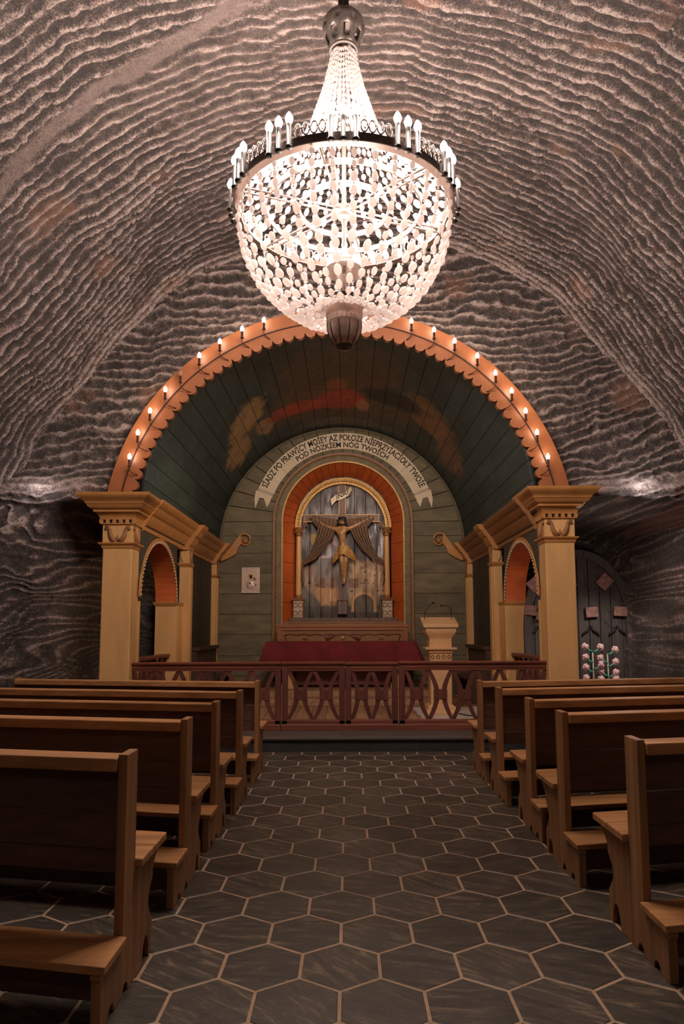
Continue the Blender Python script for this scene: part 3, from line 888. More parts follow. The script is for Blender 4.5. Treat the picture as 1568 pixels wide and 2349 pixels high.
BULBS = [(-2.845, 3.708), (-2.745, 4.029), (-2.592, 4.322), (-2.398, 4.61), (-2.201, 4.829), (-1.958, 5.073), (-1.689, 5.264), (-1.395, 5.438), (-1.106, 5.558),
         (0.858, 5.539), (1.158, 5.418), (1.428, 5.261), (1.725, 5.056), (1.962, 4.822), (2.169, 4.578), (2.345, 4.306), (2.486, 4.018), (2.619, 3.692)]
ORD = ['first', 'second', 'third', 'fourth', 'fifth', 'sixth', 'seventh', 'eighth', 'ninth']
def bulb_mb(x, y, z, r=.026, h=.085):
    pr = [(.012, 0), (.020, .012), (r, .032), (r * .95, .048), (r * .62, .068), (.006, h - .004), (.001, h)]
    return MB().lathe([(a, z + b) for a, b in pr], (x, y), 10)
def arch_bulbs():
    for i, (x, z) in enumerate(BULBS):
        lit = i != 4
        if i < 9: w = '%s up from the pillar by the dark recess' % ORD[i]
        else: w = '%s up from the pillar by the dark door' % ORD[17 - i]
        rr = math.hypot(x - X0, z - AZ); ux, uz = (x - X0) / rr, (z - AZ) / rr
        bx_, bz = X0 + ux * 2.83, AZ + uz * 2.83
        y = 9.18
        t = thing('candle_bulb_sconce', '%s candle bulb on the orange arch, %s' % ('lit' if lit else 'unlit', w), 'light', (bx_, 9.275, bz), group='candle bulbs along the scalloped arch')
        zb = z - .035
        bulb_mb(x, y, zb).build('bulb', M['bulb'] if lit else M['bulb_off'], t, True)
        MB().lathe([(.012, zb - .095), (.024, zb - .092), (.024, zb - .082), (.016, zb - .078), (.016, zb + .002), (.010, zb + .004)], (x, y), 10).build('socket', M['socket'], t)
        MB().tube([(x, y, zb - .09), (x, y + .01, zb - .14), (x * .7 + bx_ * .3, y + .03, zb - .17), (bx_, 9.272, min(bz, zb - .19))], .006, 5).build('arm', M['socket'], t, True)
        if lit:
            l = lamp('bulb_light', 'POINT', (x, y - .02, zb + .115), 1.0, (1, .72, .50), .02)
            l.parent = t; l.location = Vector(l.location) - OFF[t.name]
arch_bulbs()

# ------------------------------------------------------------------ boarded barrel vault
def vault():
    R, zc, y0, y1, n = 2.56, 3.15, 9.346, 14.83, 30
    t = thing('boarded_vault', 'barrel vault of dark green boards with a faded painted figure in red', 'vault', (X0, 12, zc), group=None)
    th = [-.06 + (PI + .12) * i / 40 for i in range(41)]
    sh = MB().band([(X0 + (R + .03) * math.cos(a), zc + (R + .03) * math.sin(a)) for a in th], [(X0 + (R + .06) * math.cos(a), zc + (R + .06) * math.sin(a)) for a in th], y0, y1, 'y')
    sh.build('vault_backing', M['backing'], t)
    w = PI / n; g = .004 / R
    aa = [-w / 2 + g + (w - 2 * g) * i / 4 for i in range(5)]
    bm = MB().band([(R * math.sin(a), R * math.cos(a)) for a in aa], [((R + .03) * math.sin(a), (R + .03) * math.cos(a)) for a in aa], y0 - 12, y1 - 12, 'y')
    me = bm.mesh('vault_board', M['vault'])
    for i in range(n):
        o = link('vault_board', me, t); o.rotation_euler = (0, -PI / 2 + w * (i + .5), 0)
    for rr, rad in ((2.535, .012), (2.505, .008)):
        MB().tube([(X0 + rr * math.cos(a), 14.78, zc + rr * math.sin(a)) for a in th[1:-1]], rad, 5).build('edge_bead', M['trimgreen'], t, True)
vault()

# ------------------------------------------------------------------ chapel back wall and niche
NX, NZ = -.095, 3.70
def niche_outline(r, zb, n=40, zc=NZ, cx=NX):
    L = [(cx + r, zb + (zc - zb) * i / 6) for i in range(6)]
    L += [(cx + r * math.cos(PI * i / n), zc + r * math.sin(PI * i / n)) for i in range(n + 1)]
    L += [(cx - r, zc - (zc - zb) * i / 6) for i in range(1, 7)]
    return L
def to_vault(dx, dz, R=2.57, cz=3.15):
    ox, oz = NX - X0, NZ - cz
    b = ox * dx + oz * dz; c = ox * ox + oz * oz - R * R
    return -b + math.sqrt(b * b - c)
def wall_x(z, s, R=2.57):
    a = 2.66 if z < 3.15 else math.sqrt(max(0, R * R - (z - 3.15) ** 2))
    return X0 + s * min(a, 2.66)
def back_wall():
    t = thing('back_wall_panelling', 'grey green boarded back wall, radial boards over the niche', 'panelling', (X0, 14.8, .178))
    ri = 1.40
    n = 22
    for k in range(n):
        a0, a1 = PI * k / n + .004, PI * (k + 1) / n - .004
        A = []; B = []
        for i in range(4):
            a = a0 + (a1 - a0) * i / 3
            d = (math.cos(a), math.sin(a)); r = to_vault(*d)
            A.append((NX + ri * d[0], NZ + ri * d[1])); B.append((NX + r * d[0], NZ + r * d[1]))
        MB().band(A, B, 14.80, 14.83, 'y').build('board', M['green'], t)
    hs = [.178, .52, .93, 1.36, 1.78, 2.20, 2.62, 3.04, 3.40, NZ]
    for s in (-1, 1):
        for z0, z1 in zip(hs[:-1], hs[1:]):
            z0 += .004; z1 -= .004
            P = [(NX + s * ri, z0), (wall_x(z0, s), z0), (wall_x((z0 + z1) / 2, s), (z0 + z1) / 2), (wall_x(z1, s), z1), (NX + s * ri, z1)]
            MB().prism(P, 14.80, 14.83, 'y').build('board', M['green'], t)
    zs = [.178 + (NZ - .178) * i / 6 for i in range(6)]
    inn = niche_outline(ri - .02, .178); out = []
    for x, z in inn:
        if z <= NZ + 1e-6: out.append((X0 + (2.85 if x > NX else -2.85), z))
        else:
            d = Vector((x - NX, z - NZ)).normalized(); r = to_vault(d.x, d.y) + .06
            out.append((NX + r * d.x, NZ + r * d.y))
    MB().band(inn, out, 14.835, 14.86, 'y').build('wall_backing', M['backing'], t)
    MB().box(NX - 1.42, NX + 1.42, 14.80, 14.83, .178, 1.60).build('wall_base', M['green'], t)

    q = f = thing('altar_niche', 'arched niche with splayed orange boarding and grey green moulded frame', 'niche', (NX, 15.0, 1.6))
    for r0, r1, y0, nm, mt in ((1.405, 1.456, 14.73, 'outer_moulding', 'carve'), (1.275, 1.40, 14.765, 'flat_band', 'trimgreen'), (1.245, 1.278, 14.74, 'inner_moulding', 'gold')):
        smooth_angle(MB().band(niche_outline(r0, 1.2), niche_outline(r1, 1.2), y0, 14.82, 'y').build(nm, M[mt], f), 40)
    bd = MB()
    o = niche_outline(1.388, 1.3, 90)
    pts = [(NX + 1.388, 1.3 + i * .052) for i in range(46)] + [(NX - 1.388, 1.3 + i * .052) for i in range(46)]
    pts += [(NX + 1.388 * math.cos(PI * i / 84), NZ + 1.388 * math.sin(PI * i / 84)) for i in range(85)]
    for x, z in pts: bd.ball((x, 14.755, z), .019, .02, .019, 6, 4)
    bd.build('bead_trim', M['gold'], f, True)['kind'] = 'stuff'

    r0, y0, r1, y1, z1c = 1.252, 14.79, 1.03, 15.27, 3.73
    n = 24
    for k in range(n):
        a0, a1 = PI * k / n + .003, PI * (k + 1) / n - .003
        L = []
        for i in range(4):
            a = a0 + (a1 - a0) * i / 3; c_, s_ = math.cos(a), math.sin(a)
            L.append([(NX + r0 * c_, y0, NZ + r0 * s_), (NX + r1 * c_, y1, z1c + r1 * s_), (NX + (r1 + .02) * c_, y1, z1c + (r1 + .02) * s_), (NX + (r0 + .02) * c_, y0, NZ + (r0 + .02) * s_)])
        MB().loops(L).build('reveal_board', M['orange'], q)
    zz = [1.60, 2.02, 2.44, 2.86, 3.28, 3.70]
    for s in (-1, 1):
        for a, b in zip(zz[:-1], zz[1:]):
            b2 = min(b, 3.70) - .004; a2 = a + .004
            L = [[(NX + s * r0, y0, z), (NX + s * r1, y1, z + (.03 if z > 3.6 else 0)), (NX + s * (r1 + .02), y1, z + (.03 if z > 3.6 else 0)), (NX + s * (r0 + .02), y0, z)] for z in (a2, b2)]
            MB().loops(L).build('reveal_board', M['orange'], q)
    MB().box(NX - 1.30, NX + 1.30, 14.78, 15.32, 1.54, 1.63).build('sill', M['carve'], q, bevel=.01)
    MB().box(NX - 1.12, NX + 1.12, 14.95, 15.32, 1.63, 1.70).build('sill_step', M['cross'], q, bevel=.01)
    MB().box(NX - 1.3, NX + 1.3, 15.36, 15.40, 1.5, 5.1).build('niche_back', M['backing'], q)
back_wall()

# ------------------------------------------------------------------ painted panel in the niche
def painting():
    t = thing('altar_painting', 'painted board panel of a grey sky over an ochre town in the niche', 'painting', (NX, 15.3, 1.7))
    def colour(X, Z):
        X = X / 1.01; Z = 1.45 + (Z - 1.45) / 1.01
        cx = 215 + (X + .955) / .0014865; cy = (4.191 - Z) / .0014827
        n1 = fbm(cx / 45, cy / 190, 0, 5, 4); n2 = fbm(cx / 90, cy / 90, 0, 6, 3)
        col = np.zeros(X.shape + (3,)) + np.array([86, 79, 82.]) + (n1 - .5)[..., None] * 130
        def put(mask, c, k=1.0):
            m = np.clip(mask * k, 0, 1)[..., None]
            col[:] = col * (1 - m) + m * (np.array(c, float) + (n1 - .5)[..., None] * 60)
        def rect(x0, x1, y0, y1, s=18):
            j = (n2 - .5) * 50
            return sstep(x0 - s, x0 + s, cx + j) * sstep(x1 + s, x1 - s, cx + j) * sstep(y0 - s, y0 + s, cy + j) * sstep(y1 + s, y1 - s, cy + j)
        put(rect(1140, 1390, 230, 860, 40) * sstep(.40, .62, n1), (165, 155, 165), .9)
        put(rect(540, 730, 450, 830, 25), (142, 134, 138), .8)
        put(rect(330, 410, 480, 620, 12), (160, 122, 66), .9)
        put(rect(580, 690, 570, 640, 10) * sstep(0, 30, (cy - 640) + (cx - 580) * .55 + 20) , (190, 150, 140), .8)
        put(rect(450, 600, 790, 830, 8), (176, 146, 140), .8)
        put(rect(230, 740, 930, 1560, 30), (132, 104, 84), .8)
        put(rect(390, 720, 840, 1110, 40), (104, 98, 98), .8)
        put(rect(860, 1390, 860, 1640, 30), (146, 114, 86), .9)
        put(rect(1020, 1330, 930, 1200, 40) * sstep(.4, .6, n1), (172, 146, 118), .6)
        put(rect(395, 720, 1250, 1490, 14), (160, 120, 86), .95)
        put(rect(590, 710, 1440, 1510, 12), (124, 94, 52), .9)
        for r in ((445, 530, 1120, 1250), (620, 665, 1110, 1260), (865, 1010, 1110, 1250), (1040, 1110, 930, 1000), (1080, 1120, 1120, 1160)): put(rect(*r, 12), (100, 64, 54), .85)
        put(rect(1290, 1390, 1350, 1600, 12), (62, 54, 48), .9)
        d = np.hypot((cx - 1085) / 140, np.minimum(0, cy - 1480) / 135)
        arch = sstep(1.28, 1.20, d) * (cy < 1600) * (cy > 1200)
        put(arch, (168, 128, 88), .95)
        put(sstep(1.02, .96, d) * (cy < 1600) * (cy > 1200), (74, 62, 50), 1)
        put(sstep(-30, 30, (cy - 1180) - (cx - 200) * 1.05) * (cx < 470), (72, 66, 62), .9)
        put(sstep(1490, 1530, cy + 30 * (n2 - .5)) * (cx < 900), (62, 50, 48), .95)
        put(sstep(1590, 1610, cy), (52, 42, 40), 1)
        for x, y, r in ((310, 1175, 18), (420, 1210, 11), (572, 1200, 10), (915, 1300, 18), (1050, 1185, 10), (1090, 1185, 10), (1145, 1190, 10), (1225, 1190, 10), (1135, 1138, 9), (1285, 1295, 12), (1358, 1293, 12), (1238, 1075, 10), (895, 955, 8), (1105, 1025, 14)):
            put(sstep(r * 1.3, r * .7, np.hypot(cx - x, cy - y)), (44, 36, 34), 1)
        return np.clip(col * 1.22, 5, 255)
    mat = attr_mat('painted_panel', 'paint', .55)
    xs = np.linspace(-1.06, .87, 9)
    for a, b in zip(xs[:-1], xs[1:]):
        gx = np.linspace(a + .003, b - .003, 24); gz = np.linspace(1.70, 4.76, 240)
        X, Z = np.meshgrid(gx, gz)
        bulge = .006 * (1 - (2 * (X - a) / (b - a) - 1) ** 2)
        me = grid_mesh('panel_board', np.stack([X, 15.30 - bulge, Z], -1) - np.array([NX, 15.3, 1.7]))
        c = colour(X, Z) / 255.0
        c = np.where(c <= .04045, c / 12.92, ((c + .055) / 1.055) ** 2.4)
        at = me.attributes.new('paint', 'FLOAT_COLOR', 'POINT')
        at.data.foreach_set('color', np.concatenate([c, np.ones(c.shape[:2] + (1,))], -1).reshape(-1).astype(np.float32))
        me.materials.append(mat)
        o = link('panel_board', me, t)
        m = o.modifiers.new('thickness', 'SOLIDIFY'); m.thickness = .02
painting()

# ------------------------------------------------------------------ gilded arch on slender columns
def niche_columns():
    t = thing('gilded_arch', 'narrow gilded carved arch around the painted panel', 'arch', (NX, 15.2, 3.6))
    P = lambda r, a: (NX + r * math.cos(a), 3.62 + r * math.sin(a) * 1.06)
    ang = [PI * i / 48 for i in range(49)]
    for r0, r1, y, nm in ((.90, .925, 15.17, 'inner_fillet'), (.925, 1.0, 15.19, 'carved_band'), (1.0, 1.03, 15.165, 'outer_fillet')):
        smooth_angle(MB().band([P(r0, a) for a in ang], [P(r1, a) for a in ang], y, 15.28, 'y').build(nm, M['gold'], t), 40)
    k = MB()
    for i in range(60):
        a = PI * (i + .5) / 60; p = P(.962, a)
        k.ball((p[0], 15.185, p[1]), .022, .012, .022, 6, 4)
    k.build('leaf_relief', M['gold'], t, True)['kind'] = 'stuff'
    for s, x, w in ((-1, -1.04, 'by the icon side'), (1, .83, 'by the lectern side')):
        c = thing('niche_column', 'slender yellow column with carved capital in the niche, %s' % w, 'column', (x, 15.12, 1.70), group='slender columns in the niche')
        smooth_angle(MB().lathe([(.062, 2.16), (.064, 2.2), (.06, 2.8), (.052, 3.43)], (x, 15.14), 16).build('shaft', M['cream'], c), 60)
        MB().lathe([(.075, 2.11), (.08, 2.13), (.065, 2.15), (.07, 2.17), (.058, 2.19)], (x, 15.14), 16).build('base_ring', M['carve'], c, True)
        cp = smooth_angle(MB().lathe([(.054, 3.43), (.07, 3.45), (.06, 3.47), (.062, 3.52), (.085, 3.57), (.10, 3.60), (.10, 3.62)], (x, 15.14), 12).build('capital', M['carve'], c), 30)
        for i in range(6):
            a = 2 * PI * i / 6
            MB().ball((x + .075 * math.cos(a), 15.14 + .075 * math.sin(a), 3.535), .022, .022, .045, 6, 4).build('leaf_carving', M['carve'], cp, True)
        MB().torus((x - s * .13, 15.12, 3.69), .034, .018, 'y', 12, 6).build('scroll_bracket', M['carve'], c, True)
        MB().rect_rings(x - .11, x + .11, 15.03, 15.25, [(0, 1.70), (0, 2.06), (.015, 2.07), (.02, 2.10), (0, 2.115)]).build('pedestal', M['carve'], c)
        pl = MB().box(x - .095, x + .095, 15.018, 15.03, 1.72, 2.05).build('pedestal_plate', M['stone_white'], c)
        for q in (-1, 1):
            for zc in (1.80, 1.97):
                MB().torus((x + q * .055, 15.016, zc), .045, .008, 'y', 14, 5).build('plate_scroll', M['carve'], pl, True)
niche_columns()

# ------------------------------------------------------------------ crucifix
def skin_mesh(name, verts, edges, radii, root=0, sub=2):
    me = bpy.data.meshes.new(name)
    me.from_pydata(verts, edges, [])
    o = bpy.data.objects.new(name + '_tmp', me); C.objects.link(o)
    sk = o.modifiers.new('skin', 'SKIN'); sk.use_smooth_shade = True
    for i, r in enumerate(radii):
        d = me.skin_vertices[0].data[i]
        d.radius = (r, r) if not isinstance(r, tuple) else r
        d.use_root = (i == root)
    sb = o.modifiers.new('sub', 'SUBSURF'); sb.levels = sub; sb.render_levels = sub
    dg = bpy.context.evaluated_depsgraph_get(); dg.update()
    r = bpy.data.meshes.new_from_object(o.evaluated_get(dg))
    bpy.data.objects.remove(o)
    r.name = name
    return r

def cloth_grid(left, right, nu, y0, fold, nf, off, yend=None):
    """sheet between two edge polylines with folds running down its length"""
    n = len(left); V = []
    lx = np.array(left); rx = np.array(right)
    tt = np.linspace(0, 1, 36); base = np.linspace(0, 1, n)
    for t_ in tt:
        a = np.array([np.interp(t_, base, lx[:, 0]), np.interp(t_, base, lx[:, 1])]); b = np.array([np.interp(t_, base, rx[:, 0]), np.interp(t_, base, rx[:, 1])])
        row = []
        for i in range(nu + 1):
            u = i / nu
            p = a * (1 - u) + b * u
            w = np.hypot(*(b - a))
            row.append((p[0], y0 - fold * (.55 + .45 * math.sin(u * nf * 2 * PI + 1.3 * math.sin(t_ * 3))) * min(1, w * 3 + .3) - .03 * math.sin(PI * t_), p[1]))
        V.append(row)
    return np.array(V) - np.array(off)

def crucifix():
    cx = -.115
    t = thing('crucifix', 'carved crucifix with bronze toned figure and golden loincloth in the niche', 'crucifix', (cx, 15.2, 1.75))
    cr = MB().box(cx - .065, cx + .065, 15.19, 15.25, 1.78, 4.56)
    cr.build('upright', M['cross'], t)
    MB().box(-.955, .70, 15.18, 15.24, 3.752, 3.90).build('crossbeam', M['cross'], t)
    g = []
    for a, b, c, d in ((-.955, cx - .065, 3.895, 3.907), (cx + .065, .70, 3.895, 3.907), (-.955, .70, 3.745, 3.757)):
        MB().box(a, b, 15.165, 15.185, c, d).build('gilt_edge', M['gold'], t)
    for x in (cx - .067, cx + .067):
        MB().box(x - .006, x + .006, 15.165, 15.19, 3.90, 4.54).build('gilt_edge', M['gold'], t)
    for x in (-.915, .66):
        MB().box(x - .005, x + .005, 15.165, 15.185, 3.757, 3.895).build('gilt_edge', M['gold'], t)
    MB().rect_rings(cx - .10, cx + .10, 15.12, 15.25, [(.0, 1.78), (0, 2.05), (.015, 2.07), (0, 2.09)]).build('foot_block', M['cross'], t)
    # figure
    y = 15.08
    J = [(-.085, y, 3.15), (-.10, y + .005, 3.30), (-.115, y - .02, 3.46), (-.125, y - .015, 3.57), (-.13, y - .01, 3.645), (-.125, y - .035, 3.70), (-.118, y - .04, 3.79),
         (-.25, y, 3.575), (-.375, y + .02, 3.615), (-.49, y + .03, 3.655), (-.61, y + .05, 3.755), (-.69, y + .06, 3.815),
         (.02, y, 3.585), (.115, y + .02, 3.63), (.215, y + .03, 3.68), (.36, y + .05, 3.76), (.455, y + .06, 3.815),
         (-.135, y, 3.08), (-.122, y - .06, 2.86), (-.108, y - .01, 2.66), (-.098, y + .02, 2.49), (-.095, y - .03, 2.40),
         (-.035, y, 3.08), (-.045, y - .05, 2.88), (-.062, y + .005, 2.68), (-.075, y + .01, 2.50), (-.082, y - .05, 2.41)]
    E = [(0, 1), (1, 2), (2, 3), (3, 4), (4, 5), (5, 6), (3, 7), (7, 8), (8, 9), (9, 10), (10, 11), (3, 12), (12, 13), (13, 14), (14, 15), (15, 16),
         (0, 17), (17, 18), (18, 19), (19, 20), (20, 21), (0, 22), (22, 23), (23, 24), (24, 25), (25, 26)]
    R = [(.105, .075), (.088, .068), (.115, .085), (.10, .07), .045, .055, .058, .052, .045, .038, .032, .022, .052, .045, .038, .032, .022,
         .078, .056, .052, .034, .026, .078, .056, .052, .034, .026]
    me = skin_mesh('figure', [(p[0] - cx, p[1] - 15.2, p[2] - 1.75) for p in J], E, R)
    me.materials.append(M['skin_wood'])
    link('figure', me, t)
    # hands with five fingers each
    for s, wx, wz in ((-1, -.70, 3.822), (1, .465, 3.822)):
        V = [(wx, y + .06, wz), (wx + s * .04, y + .058, wz + .014)]; Ee = [(0, 1)]; Rr = [.02, (.024, .014)]
        for k, (du, dv, ln) in enumerate(((.0, .026, .045), (.012, .014, .06), (.016, .002, .064), (.012, -.010, .058), (.004, -.022, .044))):
            b = len(V)
            V += [(wx + s * (.05 + du), y + .052, wz + .014 + dv * .8), (wx + s * (.05 + du + ln * .5), y + .030, wz + .016 + dv * 1.1), (wx + s * (.05 + du + ln * .7), y + .01, wz + .014 + dv)]
            Ee += [(1, b), (b, b + 1), (b + 1, b + 2)]; Rr += [.0085, .0075, .006]
        mh = skin_mesh('hand', [(p[0] - cx, p[1] - 15.2, p[2] - 1.75) for p in V], Ee, Rr, 0, 1)
        mh.materials.append(M['skin_wood']); link('hand', mh, t)
    # face and hair
    hd = MB()
    hd.ball((-.118, y - .098, 3.735), .010, .016, .020, 8, 5)
    hd.ball((-.140, y - .085, 3.75), .009, .007, .006, 6, 4); hd.ball((-.100, y - .088, 3.752), .009, .007, .006, 6, 4)
    hd.ball((-.120, y - .088, 3.705), .018, .008, .005, 6, 4)
    hd.build('facial_features', M['hair_wood'], t, True)
    h = MB()
    h.ball((-.108, y - .012, 3.79), .072, .075, .062, 14, 8)
    for k in range(9):
        a = k / 8 * PI
        px = -.108 + .068 * math.cos(a)
        h.tube([(px, y + .01, 3.80), (px + .02 * math.cos(a), y - .005 - .03 * (k % 2), 3.72), (px + .035 * math.cos(a) + .01, y - .02, 3.64 - .03 * (k % 3))], [.022, .02, .006], 6)
    h.ball((-.12, y - .07, 3.675), .032, .022, .035, 8, 6)
    h.build('hair_and_beard', M['hair_wood'], t, True)
    c = MB()
    for k in range(16):
        a = 2 * PI * k / 16
        c.tube([(-.112 + .072 * math.cos(a), y - .02 + .075 * math.sin(a), 3.805), (-.112 + .082 * math.cos(a + .3), y - .02 + .086 * math.sin(a + .3), 3.822 + .01 * (k % 2)), (-.112 + .072 * math.cos(a + .5), y - .02 + .075 * math.sin(a + .5), 3.803)], .007, 5)
    c.build('thorn_crown', M['hair_wood'], t, True)
    # loincloth
    L = []
    for z, rx, ry in ((3.215, .118, .10), (3.19, .128, .112), (3.12, .145, .125), (3.04, .150, .13), (2.975, .145, .125)):
        L.append([(-.085 + (rx + .010 * math.sin(9 * a_ + z * 40)) * math.cos(a_), y + (ry + .010 * math.sin(9 * a_ + z * 40)) * math.sin(a_), z - (.05 * math.cos(a_ * 2 + .4) if z < 3.0 else 0)) for a_ in [2 * PI * i / 36 for i in range(36)]])
    MB().loops(L, True, False).build('loincloth', M['cloth_gold'], t, True)
    for left, right in (([(-.20, 3.18), (-.26, 3.08), (-.30, 2.96), (-.33, 2.90)], [(-.17, 3.05), (-.20, 2.95), (-.24, 2.90), (-.30, 2.84)]),
                        ([(.02, 3.18), (.09, 3.12), (.15, 3.02), (.19, 2.93)], [(.0, 3.05), (.04, 2.98), (.10, 2.93), (.18, 2.90)])):
        me = grid_mesh('cloth_end', cloth_grid(left, right, 14, y - .02, .04, 3, (cx, 15.2, 1.75)))
        me.materials.append(M['cloth_gold']); o = link('cloth_end', me, t)
        m = o.modifiers.new('thickness', 'SOLIDIFY'); m.thickness = .008
    # title scroll
    sc = [(-.34, 4.19), (-.25, 4.27), (-.14, 4.29), (-.03, 4.35), (.05, 4.41)]
    A = [(x, z + .058) for x, z in sc]; B = [(x + .01, z - .062) for x, z in sc]
    B[0] = (-.34, 4.10); A[0] = (-.36, 4.235)
    title = MB().band(A, B, 15.14, 15.155, 'y').build('title_scroll', M['parch'], t)
    MB().tube([(.055, 15.14, 4.34), (.075, 15.13, 4.42), (.06, 15.14, 4.49)], .03, 6).build('scroll_curl', M['parch'], title, True)
    lettering('INRI', title, lambda u, v: (-.235 + u * .25, 15.134, 4.225 + u * .118 + v * .095), 1.0)
    # net drapery hung over the arms
    d = thing('drapery', 'brown netted cloth draped over the arms of the crucifix', 'drapery', (cx, 15.1, 2.8))
    w = lambda px, py: (-.955 + (px - 215) * .0014865, 4.191 - py * .0014827)
    for left, right in (([w(440, 330), w(425, 470), w(380, 620), w(310, 780), w(215, 905)], [w(700, 380), w(640, 540), w(540, 700), w(400, 845), w(225, 930)]),
                        ([w(880, 380), w(960, 560), w(1060, 710), w(1190, 830), w(1375, 905)], [w(1130, 330), w(1155, 480), w(1200, 640), w(1270, 780), w(1370, 870)])):
        me = grid_mesh('hanging_fold', cloth_grid(left, right, 44, 15.13, .055, 6, (cx, 15.1, 2.8)))
        me.materials.append(M['net']); o = link('hanging_fold', me, d)
        m = o.modifiers.new('thickness', 'SOLIDIFY'); m.thickness = .008
    for left, right in (([w(345, 210), w(350, 290), w(390, 350), w(440, 400)], [w(720, 270), w(710, 320), w(700, 360), w(690, 400)]),
                        ([w(830, 270), w(850, 320), w(870, 370), w(880, 400)], [w(1215, 210), w(1215, 280), w(1180, 350), w(1125, 400)])):
        me = grid_mesh('shoulder_fold', cloth_grid(left, right, 44, 15.16, .04, 7, (cx, 15.1, 2.8)))
        me.materials.append(M['net']); o = link('shoulder_fold', me, d)
        m = o.modifiers.new('thickness', 'SOLIDIFY'); m.thickness = .008
    for s in (-1, 1):
        x = -.955 if s < 0 else .765
        MB().tube([(x, 15.12, 2.88), (x - s * .0, 15.10, 2.7), (x + s * .015, 15.11, 2.5), (x - s * .015, 15.12, 2.38)], [.02, .03, .026, .012], 6).build('hanging_end', M['net'], d, True)

def lettering(text, parent, fn, weight=1.0, name='lettering'):
    """flat letters mapped by fn(u along 0..1, v up 0..1)"""
    cu = bpy.data.curves.new('tmp_text', 'FONT'); cu.body = text; cu.size = 1.0
    cu.offset = .012 * weight; cu.resolution_u = 3
    o = bpy.data.objects.new('tmp_text', cu); C.objects.link(o)
    dg = bpy.context.evaluated_depsgraph_get(); dg.update()
    me = bpy.data.meshes.new_from_object(o.evaluated_get(dg))
    bpy.data.objects.remove(o); bpy.data.curves.remove(cu)
    bm = bmesh.new(); bm.from_mesh(me)
    bmesh.ops.triangulate(bm, faces=bm.faces)
    es = [e for e in bm.edges if e.calc_length() > .25]
    if es: bmesh.ops.subdivide_edges(bm, edges=es, cuts=2)
    bm.to_mesh(me); bm.free()
    co = np.array([v.co[:] for v in me.vertices])
    x0, x1 = co[:, 0].min(), co[:, 0].max()
    off = OFF[parent.name]
    for v in me.vertices:
        p = fn((v.co.x - x0) / (x1 - x0), v.co.y / .72)
        v.co = Vector(p) - off
    me.materials.clear(); me.materials.append(M['ink'])
    me.name = name
    return link(name, me, parent)
crucifix()

# ------------------------------------------------------------------ painted banner over the niche
def banner():
    t = thing('inscription_banner', 'cream painted scroll banner with black inscription arched over the niche', 'banner', (NX, 14.79, 4.3))
    bx0, bz0 = -.083, 3.66
    r0, r1 = 1.585, 1.93
    a0, a1 = math.radians(23), math.radians(157)
    n = 14
    for k in range(n):
        seg = [a0 + (a1 - a0) * (k + i / 4) / n for i in range(5)]
        g = .0012
        seg[0] += g; seg[-1] -= g
        MB().band([(bx0 + r0 * math.cos(a), bz0 + r0 * math.sin(a)) for a in seg], [(bx0 + r1 * math.cos(a), bz0 + r1 * math.sin(a)) for a in seg], 14.782, 14.80, 'y').build('banner_board', M['parch'], t)
    for s, a in ((-1, a1), (1, a0)):
        q = lambda dx, z: (bx0 + s * dx, z)
        MB().prism([q(1.785, 4.42), q(1.47, 4.30), q(1.49, 4.19), q(1.80, 4.31)], 14.788, 14.80, 'y').build('folded_tail', M['stone_white'], t)
        MB().prism([q(1.83, 4.37), q(1.50, 4.24), q(1.535, 4.12), q(1.60, 4.00), q(1.665, 4.19), q(1.76, 4.21), q(1.845, 3.98), q(1.865, 4.18)], 14.784, 14.80, 'y').build('banner_tail', M['parch'], t)
    def arc(r, h, d0, d1):
        def fn(u, v):
            a = math.radians(d0 + (d1 - d0) * u)
            return (bx0 + (r + h * v) * math.cos(a), 14.7795, bz0 + (r + h * v) * math.sin(a))
        return fn
    lettering('S\u0130ADZ PO PRAW\u0130CY MO\u0130EY AZ PO\u0141OZE N\u0130EPRZY\u0130AC\u0130O\u0141Y TWO\u0130E', t, arc(1.768, .132, 155, 25), 1.7)
    lettering('POD N\u00d3ZK\u0130EM N\u00d3G TWO\u0130CH', t, arc(1.622, .112, 126, 56), 1.7)
banner()

# ------------------------------------------------------------------ altar rail with gates
def baluster_mesh(w, z0, z1, mat, name='baluster'):
    """cut-out board shaped like two opposed bows joined by a square block; centred on x = 0, y = 0"""
    zc = (z0 + z1) / 2; h = (z1 - z0) / 2
    m = MB()
    for s in (-1, 1):
        A = []; B = []
        for i in range(17):
            u = -1 + 2 * i / 16
            x = .012 + (w / 2 - .03 - .012) * abs(u) ** 1.7
            A.append((s * x, zc + u * h)); B.append((s * (x + .064 - .014 * abs(u)), zc + u * h))
        m.band(A, B, -.017 + s * .001, .017 + s * .001, 'y')
    m.box(-.085, .085, -.024, .024, zc - .065, zc + .065)
    return m.mesh(name, mat)

